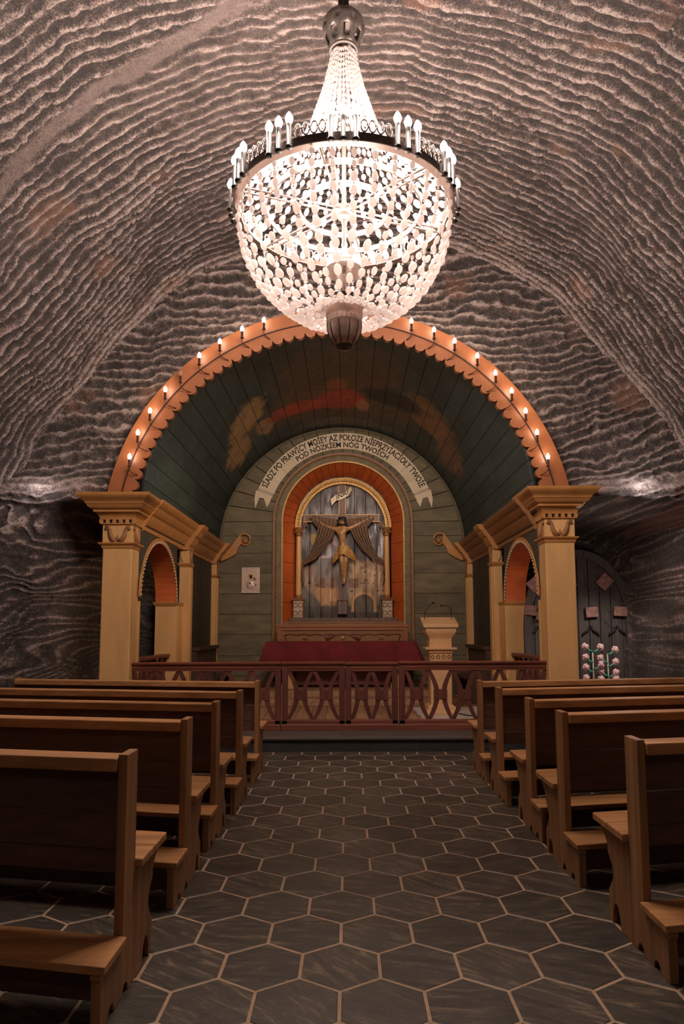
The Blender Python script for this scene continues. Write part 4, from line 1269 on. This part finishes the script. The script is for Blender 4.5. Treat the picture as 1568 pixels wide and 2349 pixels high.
def rail_run(name, label, x0, x1, y, posts, n, cat, group, z_off=0.0, top=1.04):
    t = thing(name, label, cat, ((x0 + x1) / 2, y, .178), group=group)
    zb, zt = .178 + z_off, top
    MB().loops([[(x, y + a, zt + b) for a, b in ((-.055, -.03), (-.06, -.012), (-.045, .0), (.045, 0), (.06, -.012), (.055, -.03), (.035, -.038), (.035, -.085), (-.035, -.085), (-.035, -.038))] for x in (x0, x1)]).build('hand_rail', M['rail'], t)
    MB().box(x0, x1, y - .028, y + .028, zt - .115, zt - .08).build('upper_fillet', M['rail'], t)
    MB().loops([[(x, y + a, zb + b) for a, b in ((-.05, .0), (-.05, .06), (-.036, .075), (-.036, .115), (-.02, .13), (.02, .13), (.036, .115), (.05, .06), (.05, 0))] for x in (x0, x1)]).build('bottom_rail', M['rail'], t)
    for p in posts:
        MB().box(p, p + .075, y - .036, y + .036, zb + .002, zt - .04).build('stile', M['rail_z'], t, bevel=.006)
    a = x0 + (.075 if any(abs(p - x0) < .02 for p in posts) else 0)
    b = x1 - (.075 if any(abs(p + .075 - x1) < .02 for p in posts) else 0)
    w = (b - a) / n
    me = baluster_mesh(w, zb + .125, zt - .11, M['rail_z'])
    for i in range(n):
        o = link('baluster', me, t); o.location = (a + w * (i + .5) - (x0 + x1) / 2, 0, -.178)
    return t
rail_run('altar_rail', 'red brown rail section with cut-out balusters, beside the icon side pillar', -2.80, -.865, 9.36, [-.94], 6, 'railing', 'altar rail sections')
rail_run('rail_gate', 'red brown gate leaf hung from the rail on the icon side', -.852, -.040, 9.36, [-.852, -.115], 2, 'gate', 'altar rail gate leaves')
rail_run('rail_gate', 'red brown gate leaf hung from the rail on the lectern side', -.034, .640, 9.37, [-.034, .565], 2, 'gate', 'altar rail gate leaves', 0, 1.035)
rail_run('altar_rail', 'red brown rail section with cut-out balusters, in front of the lectern', .655, 2.57, 9.36, [.655], 6, 'railing', 'altar rail sections', 0, 1.045)

def side_rail(s, word):
    x = X0 + s * 2.78
    t = thing('side_balustrade', 'red brown balustrade closing the side arch %s' % word, 'railing', (x, 10.55, .178), group='side balustrades')
    MB().box(x - .07, x + .07, 9.62, 11.49, 1.03, 1.08).build('hand_rail', M['rail'], t, bevel=.01)
    MB().box(x - .04, x + .04, 9.62, 11.49, .178, .28).build('bottom_rail', M['rail'], t)
    me = baluster_mesh(.3, .28, 1.03, M['rail_z'])
    for i in range(6):
        o = link('baluster', me, t); o.location = (0, -.78 + i * .31, -.178); o.rotation_euler = (0, 0, PI / 2)
side_rail(-1, 'by the dark recess'); side_rail(1, 'by the dark door')

# ------------------------------------------------------------------ altar
def altar():
    d = thing('altar_dais', 'two low wooden steps under the altar table', 'dais', (X0, 12.3, .178))
    MB().box(-2.1, 1.9, 12.15, 14.78, .18, .29).build('lower_step', M['platform'], d, bevel=.01)
    MB().box(-1.95, 1.75, 12.55, 14.78, .291, .40).build('upper_step', M['platform'], d, bevel=.01)
    t = thing('altar_table', 'wooden altar table with two cream end supports', 'table', (-.13, 13.3, .40))
    MB().box(-1.44, 1.18, 12.92, 13.85, 1.16, 1.225).build('table_top', M['carve'], t)
    for x in (-1.17, .80):
        MB().rect_rings(x, x + .16, 13.05, 13.7, [(.03, .402), (.03, .47), (0, .50), (0, 1.08), (.03, 1.12), (.03, 1.16)]).build('support', M['cream'], t)
    MB().box(-.95, .74, 13.3, 13.36, .45, 1.16).build('front_panel', M['rail'], t)
    # velvet cloth
    c = thing('altar_cloth', 'crimson velvet cloth with gold fringe hanging over the altar table', 'tablecloth', (-.13, 13.3, 1.2))
    x0, x1, y0, y1 = -1.47, 1.215, 12.90, 13.87
    per = []
    nx_, ny_ = 90, 30
    for i in range(nx_): per.append((x0 + (x1 - x0) * i / nx_, y0, 0, -1))
    for i in range(ny_): per.append((x1, y0 + (y1 - y0) * i / ny_, 1, 0))
    for i in range(nx_): per.append((x1 - (x1 - x0) * i / nx_, y1, 0, 1))
    for i in range(ny_): per.append((x0, y1 - (y1 - y0) * i / ny_, -1, 0))
    per.append(per[0])
    rows = []
    for k in range(15):
        v = k / 14
        row = []
        for i, (x, y, ax, ay) in enumerate(per):
            s_ = i / 8.0
            cor = max(0, 1 - min(abs(x - x0), abs(x - x1)) / .35) * max(0, 1 - min(abs(y - y0), abs(y - y1)) / .35)
            f = (.006 + .022 * v) * math.sin(s_ * 2.3 + 1.4 * math.sin(s_ * .37)) + .012 + .17 * v * cor + .03 * v
            px, py = x + (ax * f if ax else (math.copysign(1, x - (x0 + x1) / 2) * cor * .14 * v)), y + (ay * f if ay else 0)
            row.append((px, py, 1.237 - (.012 * (1 - v) ** 0 if k else 0) - .43 * v - .012 * math.sin(s_ * .9) * v))
        rows.append(row)
    V = np.array(rows) - np.array([-.13, 13.3, 1.2])
    me = grid_mesh('drape', V); me.materials.append(M['velvet']); link('drape', me, c)
    MB().box(x0, x1, y0, y1, 1.228, 1.238).build('cloth_top', M['velvet'], c)
    low = rows[-1]
    fr = [[(p[0], p[1], p[2] + .0) for p in low], [(p[0] + .004, p[1] - .004, p[2] - .03) for p in low]]
    me = grid_mesh('fringe', np.array(fr) - np.array([-.13, 13.3, 1.2])); me.materials.append(M['gold']); link('fringe', me, c)
    # carved panel standing behind the altar
    p = thing('predella_panel', 'carved brown predella panel with wavy border behind the altar', 'panel', (-.1, 14.35, .40))
    MB().box(-1.40, 1.19, 14.30, 14.38, .402, 1.52).build('panel', M['carve'], p)
    for a, b, z0, z1 in ((-1.40, 1.19, 1.44, 1.50), (-1.40, -1.31, .42, 1.44), (1.10, 1.19, .42, 1.44)):
        MB().box(a, b, 14.275, 14.302, z0, z1).build('frame_strip', M['archwood'], p, bevel=.006)
    MB().box(-1.43, 1.22, 14.26, 14.39, 1.50, 1.555).build('top_moulding', M['archwood'], p, bevel=.01)
    wv = [(-1.26 + 2.31 * i / 120, 14.293, 1.375 + .022 * abs(math.sin(i / 120 * PI * 9)) - .03) for i in range(121)]
    MB().tube([(-1.22, 14.293, 1.22), (-1.235, 14.293, 1.30)] + wv + [(1.02, 14.293, 1.30), (1.01, 14.293, 1.22)], .011, 5).build('wavy_moulding', M['rail'], p, True)
    for x in (-.41, .21):
        s_ = 1 if x > 0 else -1
        for k in range(4):
            MB().tube([(x, 14.293, 1.24), (x - s_ * .05 * (k - 1), 14.285, 1.30), (x - s_ * .07 * (k - .4), 14.293, 1.33 + .01 * k)], [.012, .012, .004], 5).build('leaf_carving', M['rail'], p, True)
    MB().ball((-.10, 14.295, 1.29), .045, .02, .045, 10, 6).build('rosette', M['gold'], p, True)
    for x in (-.85, .66):
        MB().ball((x, 14.297, 1.27), .05, .015, .02, 8, 5).build('leaf_carving', M['rail'], p, True)
altar()

def lectern():
    x, y = 1.40, 11.05
    t = thing('lectern', 'pale wooden lectern with carved frieze and slanted top behind the rail', 'lectern', (x, y, .178))
    m = M['lect']
    MB().rect_rings(x - .16, x + .16, y - .15, y + .15, [(.085, .18), (.085, .22), (.05, .26), (.045, .30), (0, .335)]).build('base', m, t)
    MB().box(x - .16, x + .16, y - .15, y + .15, .33, 1.0).build('shaft', m, t, bevel=.008)
    fz = MB().box(x - .165, x + .165, y - .155, y + .155, 1.0, 1.085).build('frieze', m, t)
    for i in range(4):
        cx = x - .125 + i * .083
        MB().torus((cx, y - .158, 1.04), .024, .008, 'y', 12, 5).build('frieze_scroll', M['carve'], fz, True)
    for i in range(8):
        cx = x - .154 + i * .044
        MB().box(cx - .012, cx + .012, y - .185, y - .15, 1.105, 1.13).build('dentil', m, t)
    MB().rect_rings(x - .16, x + .16, y - .15, y + .15, [(.005, 1.085), (.02, 1.10), (.02, 1.128), (.045, 1.145), (.075, 1.155), (.075, 1.182), (0, 1.184)]).build('cornice', m, t)
    smooth_angle(MB().rect_rings(x - .165, x + .165, y - .15, y + .15, [(.0, 1.184), (.0, 1.30), (.008, 1.335), (.035, 1.37), (.06, 1.42), (.062, 1.465)]).build('desk_body', m, t), 40)
    MB().loops([[(x - .265, y - .22, 1.478), (x + .265, y - .22, 1.478), (x + .265, y + .22, 1.60), (x - .265, y + .22, 1.60)], [(x - .265, y - .22, 1.53), (x + .265, y - .22, 1.53), (x + .265, y + .22, 1.645), (x - .265, y + .22, 1.645)]]).build('desk_top', m, t, bevel=.006)
    MB().rect_rings(x - .22, x + .22, y - .20, y + .2, [(0, 1.463), (.02, 1.478)]).build('desk_fillet', M['rail'], t)
    for s, pts in ((-1, [(x - .22, y + .05, 1.58), (x - .22, y + .05, 1.68), (x - .19, y + .02, 1.76), (x - .13, y - .02, 1.83), (x - .09, y - .05, 1.86)]),
                   (1, [(x + .20, y + .05, 1.58), (x + .20, y + .05, 1.72), (x + .19, y + .03, 1.78), (x + .15, y, 1.815), (x + .08, y - .04, 1.82), (x + .03, y - .06, 1.815)])):
        g = thing('gooseneck_microphone', 'thin black gooseneck microphone %s' % ('leaning inwards at the altar side of the lectern' if s < 0 else 'bent over the lectern desk beside the pilaster'), 'microphone', pts[0], group='lectern microphones')
        MB().tube(pts, .005, 5).build('neck', M['dark'], g, True)
        e = pts[-1]
        MB().ball(e, .02, .02, .016, 8, 5).build('head', M['dark'], g, True)
M['lect'] = simple('pale_lectern_paint', lin(222, 172, 122), .45, 0, .1, 4, .02, (1, 1, .4), 'World')
lectern()

def floor_cloth():
    t = thing('floor_cloth', 'pale grey floor cloth spread beside the lectern', 'rug', (1.8, 11.0, .179))
    V = []
    for j in range(25):
        V.append([(1.05 + .06 * i + .02 * math.sin(j * .9), 9.9 + .09 * j, .184 + .004 * math.sin(i * 1.3 + j * .7)) for i in range(24)])
    me = grid_mesh('cloth_sheet', np.array(V) - np.array([1.8, 11.0, .179])); me.materials.append(M['floorcloth'])
    o = link('cloth_sheet', me, t); m = o.modifiers.new('thickness', 'SOLIDIFY'); m.thickness = .004
    c = MB().tube([(1.58, 11.1, .20), (1.75, 10.7, .197), (1.95, 10.5, .197), (2.1, 10.75, .197), (2.3, 10.5, .197), (2.35, 10.2, .197)], .008, 5).build('microphone_cable', M['dark'], None, True)
    tag(c, 'thin dark cable lying on the pale floor cloth', 'cable')
M['floorcloth'] = simple('pale_grey_cloth', lin(196, 182, 172), .8, 0, .1, 6, .1)
floor_cloth()

# ------------------------------------------------------------------ framed icon
def icon():
    x0, x1, z0, z1 = -2.19, -1.815, 2.22, 2.74
    t = thing('framed_icon', 'small silver framed icon hung on the green back wall', 'picture', ((x0 + x1) / 2, 14.79, z0))
    def fr(o, w, y0, nm):
        a, b, c, d = x0 + o, x1 - o, z0 + o, z1 - o
        A = [(a, c), (b, c), (b, d), (a, d)]; B = [(a + w, c + w), (b - w, c + w), (b - w, d - w), (a + w, d - w)]
        MB().band(A + A[:1], B + B[:1], y0, 14.795, 'y').build(nm, M['silver'], t)
    fr(0, .028, 14.765, 'outer_frame'); fr(.028, .03, 14.78, 'frame_cove'); fr(.058, .012, 14.77, 'inner_frame')
    MB().box(x0 - .01, x1 + .01, 14.75, 14.795, z0 - .012, z0 + .015).build('frame_ledge', M['silver'], t)
    MB().box(x0 + .06, x1 - .06, 14.782, 14.79, z0 + .06, z1 - .06).build('plate', M['iconplate'], t)
    cx, cz = (x0 + x1) / 2, (z0 + z1) / 2
    k = MB(); k.torus((cx, 14.782, cz + .075), .055, .010, 'y', 16, 5).torus((cx + .078, 14.782, cz + .025), .032, .008, 'y', 14, 5)
    k.ball((cx - .01, 14.785, cz - .10), .10, .012, .10, 10, 6)
    k.build('raised_cover', M['silver'], t, True)
    d = MB(); d.ball((cx, 14.778, cz + .07), .033, .012, .042, 10, 6).ball((cx + .076, 14.778, cz + .02), .017, .01, .024, 8, 5)
    d.ball((cx - .02, 14.774, cz - .065), .016, .008, .02, 6, 5).ball((cx + .06, 14.776, cz - .075), .014, .008, .012, 6, 5).ball((cx + .105, 14.776, cz - .105), .01, .008, .025, 6, 5)
    d.build('dark_inset', M['ink'], t, True)
M['iconplate'] = simple('chased_icon_plate', lin(206, 176, 146), .45, .2, .3, 60, .5)
icon()

# ------------------------------------------------------------------ choir stalls by the side walls
def stall(s, word):
    x = X0 + s * 2.45
    t = thing('choir_stall', 'dark wooden stall against the plank wall %s' % word, 'bench', (x, 13.4, .178), group='stalls by the side walls')
    a, b = sorted((x, x + s * .16))
    a2, b2 = sorted((x - s * .25, x + s * .16))
    n = 7
    for i in range(n):
        y0 = 12.5 + i * 1.85 / n
        MB().box(a + .05 if s > 0 else a, b if s > 0 else b - .05, y0 + .006, y0 + 1.85 / n - .006, .45, 1.10).build('back_slat', M['stallw'], t)
    MB().box(a2, b2, 12.48, 14.37, .56, .60).build('seat', M['stallw'], t)
    MB().box(a, b, 12.48, 14.37, 1.10, 1.16).build('cap_rail', M['stallw'], t)
    for y in (12.46, 14.33):
        MB().box(a2, b2, y, y + .05, .18, .78).build('end_board', M['stallw'], t)
M['stallw'] = wood('dark_stall_wood', lin(84, 58, 46), 'z', .55)
stall(-1, 'on the icon side'); stall(1, 'on the lectern side')

# ------------------------------------------------------------------ dark portal in the passage
def portal():
    xc, y = 3.62, 11.3
    t = thing('dark_portal', 'blackened plank door in a pointed frame set with red stones, in the rock recess', 'door', (xc, y, 0))
    hw = .86
    def apex(a):           # pointed arch outline above the springing at 1.55
        return xc + hw * math.cos(a), 1.55 + 1.15 * math.sin(a) ** .85
    n = 10
    for i in range(n):
        x0 = xc - hw + i * 2 * hw / n; x1 = x0 + 2 * hw / n
        def top(x):
            u = min(1, abs(x - xc) / hw); return 1.55 + 1.15 * max(0, 1 - u ** 2) ** .5
        MB().prism([(x0 + .006, 0.0), (x1 - .006, 0.0), (x1 - .006, top(x1)), ((x0 + x1) / 2, top((x0 + x1) / 2)), (x0 + .006, top(x0))], y, y + .05, 'y').build('plank', M['portal'], t)
    N = 30
    A = [(xc + hw * math.cos(PI * i / N), 1.55 + 1.15 * math.sin(PI * i / N)) for i in range(N + 1)]
    B = [(xc + (hw - .12) * math.cos(PI * i / N), 1.55 + (1.15 - .12) * math.sin(PI * i / N)) for i in range(N + 1)]
    MB().band([(xc + hw, 0.0)] + A + [(xc - hw, 0.0)], [(xc + hw - .12, 0.0)] + B + [(xc - hw + .12, 0.0)], y - .05, y + .01, 'y').build('frame', M['portal'], t)
    for px, pz, w, h, r in ((4.035, 2.19, .20, .22, .75), (3.815, 1.715, .19, .16, -.08), (4.265, 1.725, .21, .15, .06), (2.935, 2.15, .20, .20, -.7), (2.86, 1.745, .18, .16, .1), (3.0, 1.66, .12, .13, -.1)):
        MB().obox((px, y - .055, pz), (w, .05, h), Matrix.Rotation(r, 3, 'Y')).build('red_stone', M['redstone'], t, bevel=.006)
    for px in (3.80, 4.22, 2.98):
        for s in (-1, 1):
            MB().tube([(px, y - .01, 1.50), (px + s * .05, y - .012, 1.42), (px + s * .12, y - .01, 1.37), (px + s * .13, y - .01, 1.33)], [.012, .022, .02, .008], 6).build('carved_leaf', M['dark'], t, True)
    rnd = random.Random(5)
    for k in range(9):
        px = rnd.uniform(3.3, 4.2); pz = rnd.uniform(1.75, 2.45)
        pts = [(px, y - .012, pz)]
        for i in range(7):
            px += rnd.uniform(-.05, .07); pz -= rnd.uniform(.02, .07); pts.append((px, y - .012, pz))
        MB().tube(pts, .004, 4).build('painted_tendril', M['redstone'], t, True)
portal()

def flower_stalk(x, y, z1, side_h, label, seed):
    r = random.Random(seed)
    t = thing('paper_flower_stalk', label, 'flowers', (x, y, .0), group='paper flower stalks before the dark door')
    MB().lathe([(.12, 0), (.13, .03), (.09, .10), (.11, .30), (.13, .36), (.12, .37)], (x, y), 14).build('pot', M['redstone'], t, True)
    MB().tube([(x, y, .30), (x + .003, y, z1 * .6), (x, y, z1)], .009, 6).build('stem', M['stem'], t, True)
    for i, (s, z, fl) in enumerate(side_h):
        ex, ez = x + s * .115, z
        pts = [(x, y, z - .075), (x + s * .05, y - .01, z - .06), (x + s * .085, y - .01, z - .02)]
        MB().tube(pts, [.013, .018, .012], 6).build('leaf_twist', M['leaf'], t, True)
        if fl:
            m = MB()
            for k in range(6):
                a = 2 * PI * k / 6 + r.random()
                m.ball((ex + .027 * math.cos(a), y - .015, ez + .027 * math.sin(a)), .032, .024, .032, 6, 5)
            m.ball((ex, y - .038, ez), .030, .02, .030, 6, 5)
            m.build('blossom', M['flower'], t, True)
    return t
flower_stalk(3.69, 10.9, 1.10, [(-1, 1.19, 1), (1, 1.18, 1), (-1, 1.03, 1), (1, .92, 1), (-1, .88, 1), (1, .74, 0), (-1, .72, 1)], 'pink paper flower stalk beside the cream pillar', 1)
flower_stalk(3.93, 10.95, 1.08, [(1, 1.14, 1), (-1, 1.02, 1), (1, .96, 1), (-1, .82, 1), (1, .80, 1), (-1, .70, 1), (1, .70, 1)], 'pink paper flower stalk farther from the cream pillar', 2)

# ------------------------------------------------------------------ chandelier
def chandelier():
    cx, cy = -.02, 5.2
    ZR = 4.65; RR = .843
    t = thing('salt_crystal_chandelier', 'large chandelier of white salt crystal strings hanging above the aisle', 'chandelier', (cx, cy, 3.54))
    # stem and pierced crown
    MB().tube([(cx, cy, 6.265), (cx, cy, 6.525), (cx, cy, 7.25)], .045, 10).build('suspension_tube', M['bronze'], t, True)
    prof = [(.105, 5.975), (.118, 6.015), (.135, 6.055), (.150, 6.095), (.163, 6.135), (.168, 6.175), (.160, 6.215), (.135, 6.250), (.09, 6.275), (.045, 6.295)]
    seg = 32; m = MB()
    ring = [[(cx + r * math.cos(2 * PI * i / seg), cy + r * math.sin(2 * PI * i / seg), z) for i in range(seg)] for r, z in prof]
    vs = [p for l in ring for p in l]; fs = []
    for k in range(len(prof) - 1):
        for i in range(seg):
            hole = (k in (1, 2) and i % 4 in (0, 1)) or (k in (4, ) and i % 4 == 2) or (k == 6 and i % 4 == 0)
            if hole: continue
            j = (i + 1) % seg
            fs.append((k * seg + i, k * seg + j, (k + 1) * seg + j, (k + 1) * seg + i))
    m.add(vs, fs)
    o = m.build('pierced_crown', M['bronze'], t, True)
    md = o.modifiers.new('thickness', 'SOLIDIFY'); md.thickness = .008
    MB().torus((cx, cy, 5.970), .105, .014, 'z', 32, 8).build('crown_ring', M['bronze'], t, True)
    MB().tube([(cx, cy, 6.225), (cx, cy, 5.2), (cx, cy, 3.92)], .016, 8).build('centre_rod', M['metal'], t, True)
    # rings
    def hoop(R, w, z0, z1, name, mat):
        L = []
        for i in range(73):
            a = 2 * PI * i / 72; c, s = math.cos(a), math.sin(a)
            L.append([(cx + (R - w) * c, cy + (R - w) * s, z0), (cx + R * c, cy + R * s, z0), (cx + R * c, cy + R * s, z1), (cx + (R - w) * c, cy + (R - w) * s, z1)])
        smooth_angle(MB().loops(L, True, False).build(name, M[mat], t), 40)
    hoop(RR, .012, ZR - .03, ZR + .03, 'outer_hoop', 'metal_dark')
    hoop(RR + .004, .055, ZR - .037, ZR - .030, 'hoop_flange', 'metal')
    hoop(.595, .010, ZR - .022, ZR + .022, 'middle_hoop', 'metal')
    hoop(.345, .010, ZR - .022, ZR + .022, 'inner_hoop', 'metal')
    for k in range(6):
        a = 2 * PI * k / 6 + .35
        d = Vector((math.cos(a), math.sin(a), 0)); n = Vector((-d.y, d.x, 0))
        for q in (-.028, .028):
            p0 = Vector((cx, cy, ZR)) + d * .03 + n * q; p1 = Vector((cx, cy, ZR)) + d * (RR - .02) + n * q
            MB().tube([p0, (p0 + p1) / 2, p1], .008, 6).build('spoke', M['metal'], t, True)
    MB().lathe([(.02, ZR - .07), (.05, ZR - .06), (.06, ZR - .03), (.06, ZR + .03), (.02, ZR + .05)], (cx, cy), 16).build('hub', M['metal'], t, True)
    # candle lamps in groups of three, oval loops between them
    for k in range(12):
        base = -PI / 2 + 2 * PI * k / 12
        for q in (-1, 0, 1):
            a = base + q * math.radians(5.4)
            x, y = cx + (RR + .018) * math.cos(a), cy + (RR + .018) * math.sin(a)
            cd = MB().lathe([(.022, ZR - .045), (.026, ZR - .035), (.017, ZR - .025), (.0165, ZR + .125), (.012, ZR + .128)], (x, y), 10).build('candle_tube', M['tube'], t, True)
            bulb_mb(x, y, ZR + .125, .027, .088).build('bulb', M['bulb'], cd, True)
        x, y = cx + (RR + .018) * math.cos(base), cy + (RR + .018) * math.sin(base)
        l = lamp('candle_light', 'POINT', (x, y, ZR + .42), CH_E, (1, .87, .79), .05)
        l.parent = t; l.location = Vector(l.location) - OFF[t.name]
        for i in range(4):
            a = base + math.radians(9.3 + i * 3.8)
            x, y = cx + RR * math.cos(a), cy + RR * math.sin(a)
            mm = MB(); L = []
            for u in range(17):
                w = 2 * PI * u / 16
                dx, dz = .023 * math.cos(w), .042 * math.sin(w)
                c0 = Vector((x - math.sin(a) * dx, y + math.cos(a) * dx, ZR + .075 + dz))
                L.append(c0)
            mm.tube(L, .0065, 5)
            mm.build('oval_loop', M['metal'], t, True)
    # strings of crystal
    up = [(.095, 5.955), (.112, 5.85), (.155, 5.65), (.205, 5.49), (.25, 5.34), (.33, 5.16), (.44, 5.0), (.58, 4.85), (.70, 4.74), (.80, 4.665)]
    dn = [(.815, 4.61), (.80, 4.44), (.76, 4.28), (.69, 4.14), (.60, 4.02), (.49, 3.92), (.38, 3.84), (.29, 3.80), (.21, 3.83), (.16, 3.89)]
    def resample(P, steps):
        P = np.array(P); l = np.concatenate([[0], np.cumsum(np.hypot(*np.diff(P, axis=0).T))])
        return lambda s: (float(np.interp(s, l, P[:, 0])), float(np.interp(s, l, P[:, 1]))), float(l[-1])
    proto = MB().ball((0, 0, 0), 1, 1, 1, 8, 6).mesh('crystal_bead', M['crystal'], True)
    pv = np.array([v.co[:] for v in proto.vertices]); pf = [tuple(p.vertices) for p in proto.polygons]
    beads = []
    rnd = random.Random(11)
    for P, n, sz in ((up, 40, lambda s, L: .012 + .016 * (s / L) ** 1.3), (dn, 36, lambda s, L: .019 + .008 * math.sin(PI * min(1, s / L * 1.0)))):
        fn, L = resample(P, 0)
        for k in range(n):
            a = 2 * PI * (k + .5 * (P is dn)) / n
            s = rnd.uniform(0, .03)
            while s < L:
                r0 = sz(s, L) * rnd.uniform(.8, 1.12)
                ln = r0 * rnd.uniform(1.15, 1.6)
                r, z = fn(s + ln); ra, za = fn(max(0, s)); rb, zb = fn(min(L, s + 2 * ln))
                d = Vector(((rb - ra) * math.cos(a), (rb - ra) * math.sin(a), zb - za)).normalized()
                # small flat spacer or long crystal
                beads.append((Vector((cx + r * math.cos(a), cy + r * math.sin(a), z)), d, r0, ln, P is dn))
                s += 2 * ln + .003
                if rnd.random() < .75:
                    q0 = .010 if P is dn else .007
                    r, z = fn(s + q0 * .6)
                    beads.append((Vector((cx + r * math.cos(a), cy + r * math.sin(a), z)), d, q0, q0 * .6, False))
                    s += q0 * 1.3 + rnd.uniform(.001, .012)
    def mat4(p, d, r0, ln):
        q = d.to_track_quat('Z', 'Y')
        return Matrix.Translation(p) @ q.to_matrix().to_4x4() @ Matrix.Diagonal((r0, r0 * .85, ln, 1))
    cam_p = Vector((0, 0, 1.45))
    order = sorted(range(len(beads)), key=lambda i: ((beads[i][0] - cam_p).length - beads[i][2] * 60 - (1.5 if beads[i][4] else 0)))
    pick = set(order[:300])
    rest_v = []; rest_f = []
    inv = Vector((cx, cy, 3.54))
    for i, (p, d, r0, ln, lo) in enumerate(beads):
        mt = mat4(p, d, r0, ln)
        if i in pick:
            o = link('crystal_bead', proto, t)
            o.matrix_local = Matrix.Translation(-inv) @ mt
        else:
            m3 = np.array(mt)
            w = pv @ m3[:3, :3].T + m3[:3, 3] - np.array(inv)
            n0 = len(rest_v) * len(pv)
            rest_v.append(w); rest_f += [tuple(j + n0 for j in f) for f in pf]
    me = bpy.data.meshes.new('crystal_beads')
    me.from_pydata(np.concatenate(rest_v).tolist(), [], rest_f)
    me.polygons.foreach_set('use_smooth', [True] * len(me.polygons))
    me.materials.append(M['crystal'])
    o = link('crystal_beads', me, t); o['kind'] = 'stuff'
    # inner lamp cup, plate and finial
    MB().lathe([(.13, 4.14), (.135, 4.14), (.135, 4.21), (.13, 4.21), (.125, 4.20), (.125, 4.15)], (cx, cy), 24).build('lamp_cup', M['metal'], t, True)
    for k in range(6):
        a = 2 * PI * k / 6
        bulb_mb(cx + .105 * math.cos(a), cy + .105 * math.sin(a), 4.20, .03, .10).build('bulb', M['bulb'], t, True)
    for z, e in ((4.38, IN_E), (4.78, IN_E * .3)):
        for k in range(2):
            l = lamp('cup_light', 'POINT', (cx + (.16 if k else -.16), cy, z), e, (1, .82, .72), .06)
            l.parent = t; l.location = Vector(l.location) - OFF[t.name]
    smooth_angle(MB().lathe([(.02, 3.975), (.10, 3.965), (.145, 3.945), (.15, 3.935), (.10, 3.94), (.02, 3.95)], (cx, cy), 28).build('bottom_plate', M['bronze'], t), 40)
    f = MB().lathe([(.02, 3.93), (.085, 3.915), (.128, 3.88), (.142, 3.84), (.138, 3.80), (.130, 3.785), (.137, 3.775), (.130, 3.765), (.137, 3.755), (.130, 3.745), (.126, 3.70), (.105, 3.63), (.072, 3.575)], (cx, cy), 24).build('finial', M['finial'], t, True)
    MB().lathe([(.070, 3.578), (.06, 3.56), (.02, 3.545), (.004, 3.54)], (cx, cy), 16).build('finial_tip', M['bronze'], f, True)
    for k in range(10):
        a = 2 * PI * k / 10
        MB().tube([(cx + r * math.cos(a), cy + r * math.sin(a), z) for r, z in ((.132, 3.74), (.128, 3.70), (.107, 3.63), (.074, 3.578))], .004, 4).build('finial_rib', M['bronze'], f, True)
CH_E, IN_E = 66, 34
chandelier()
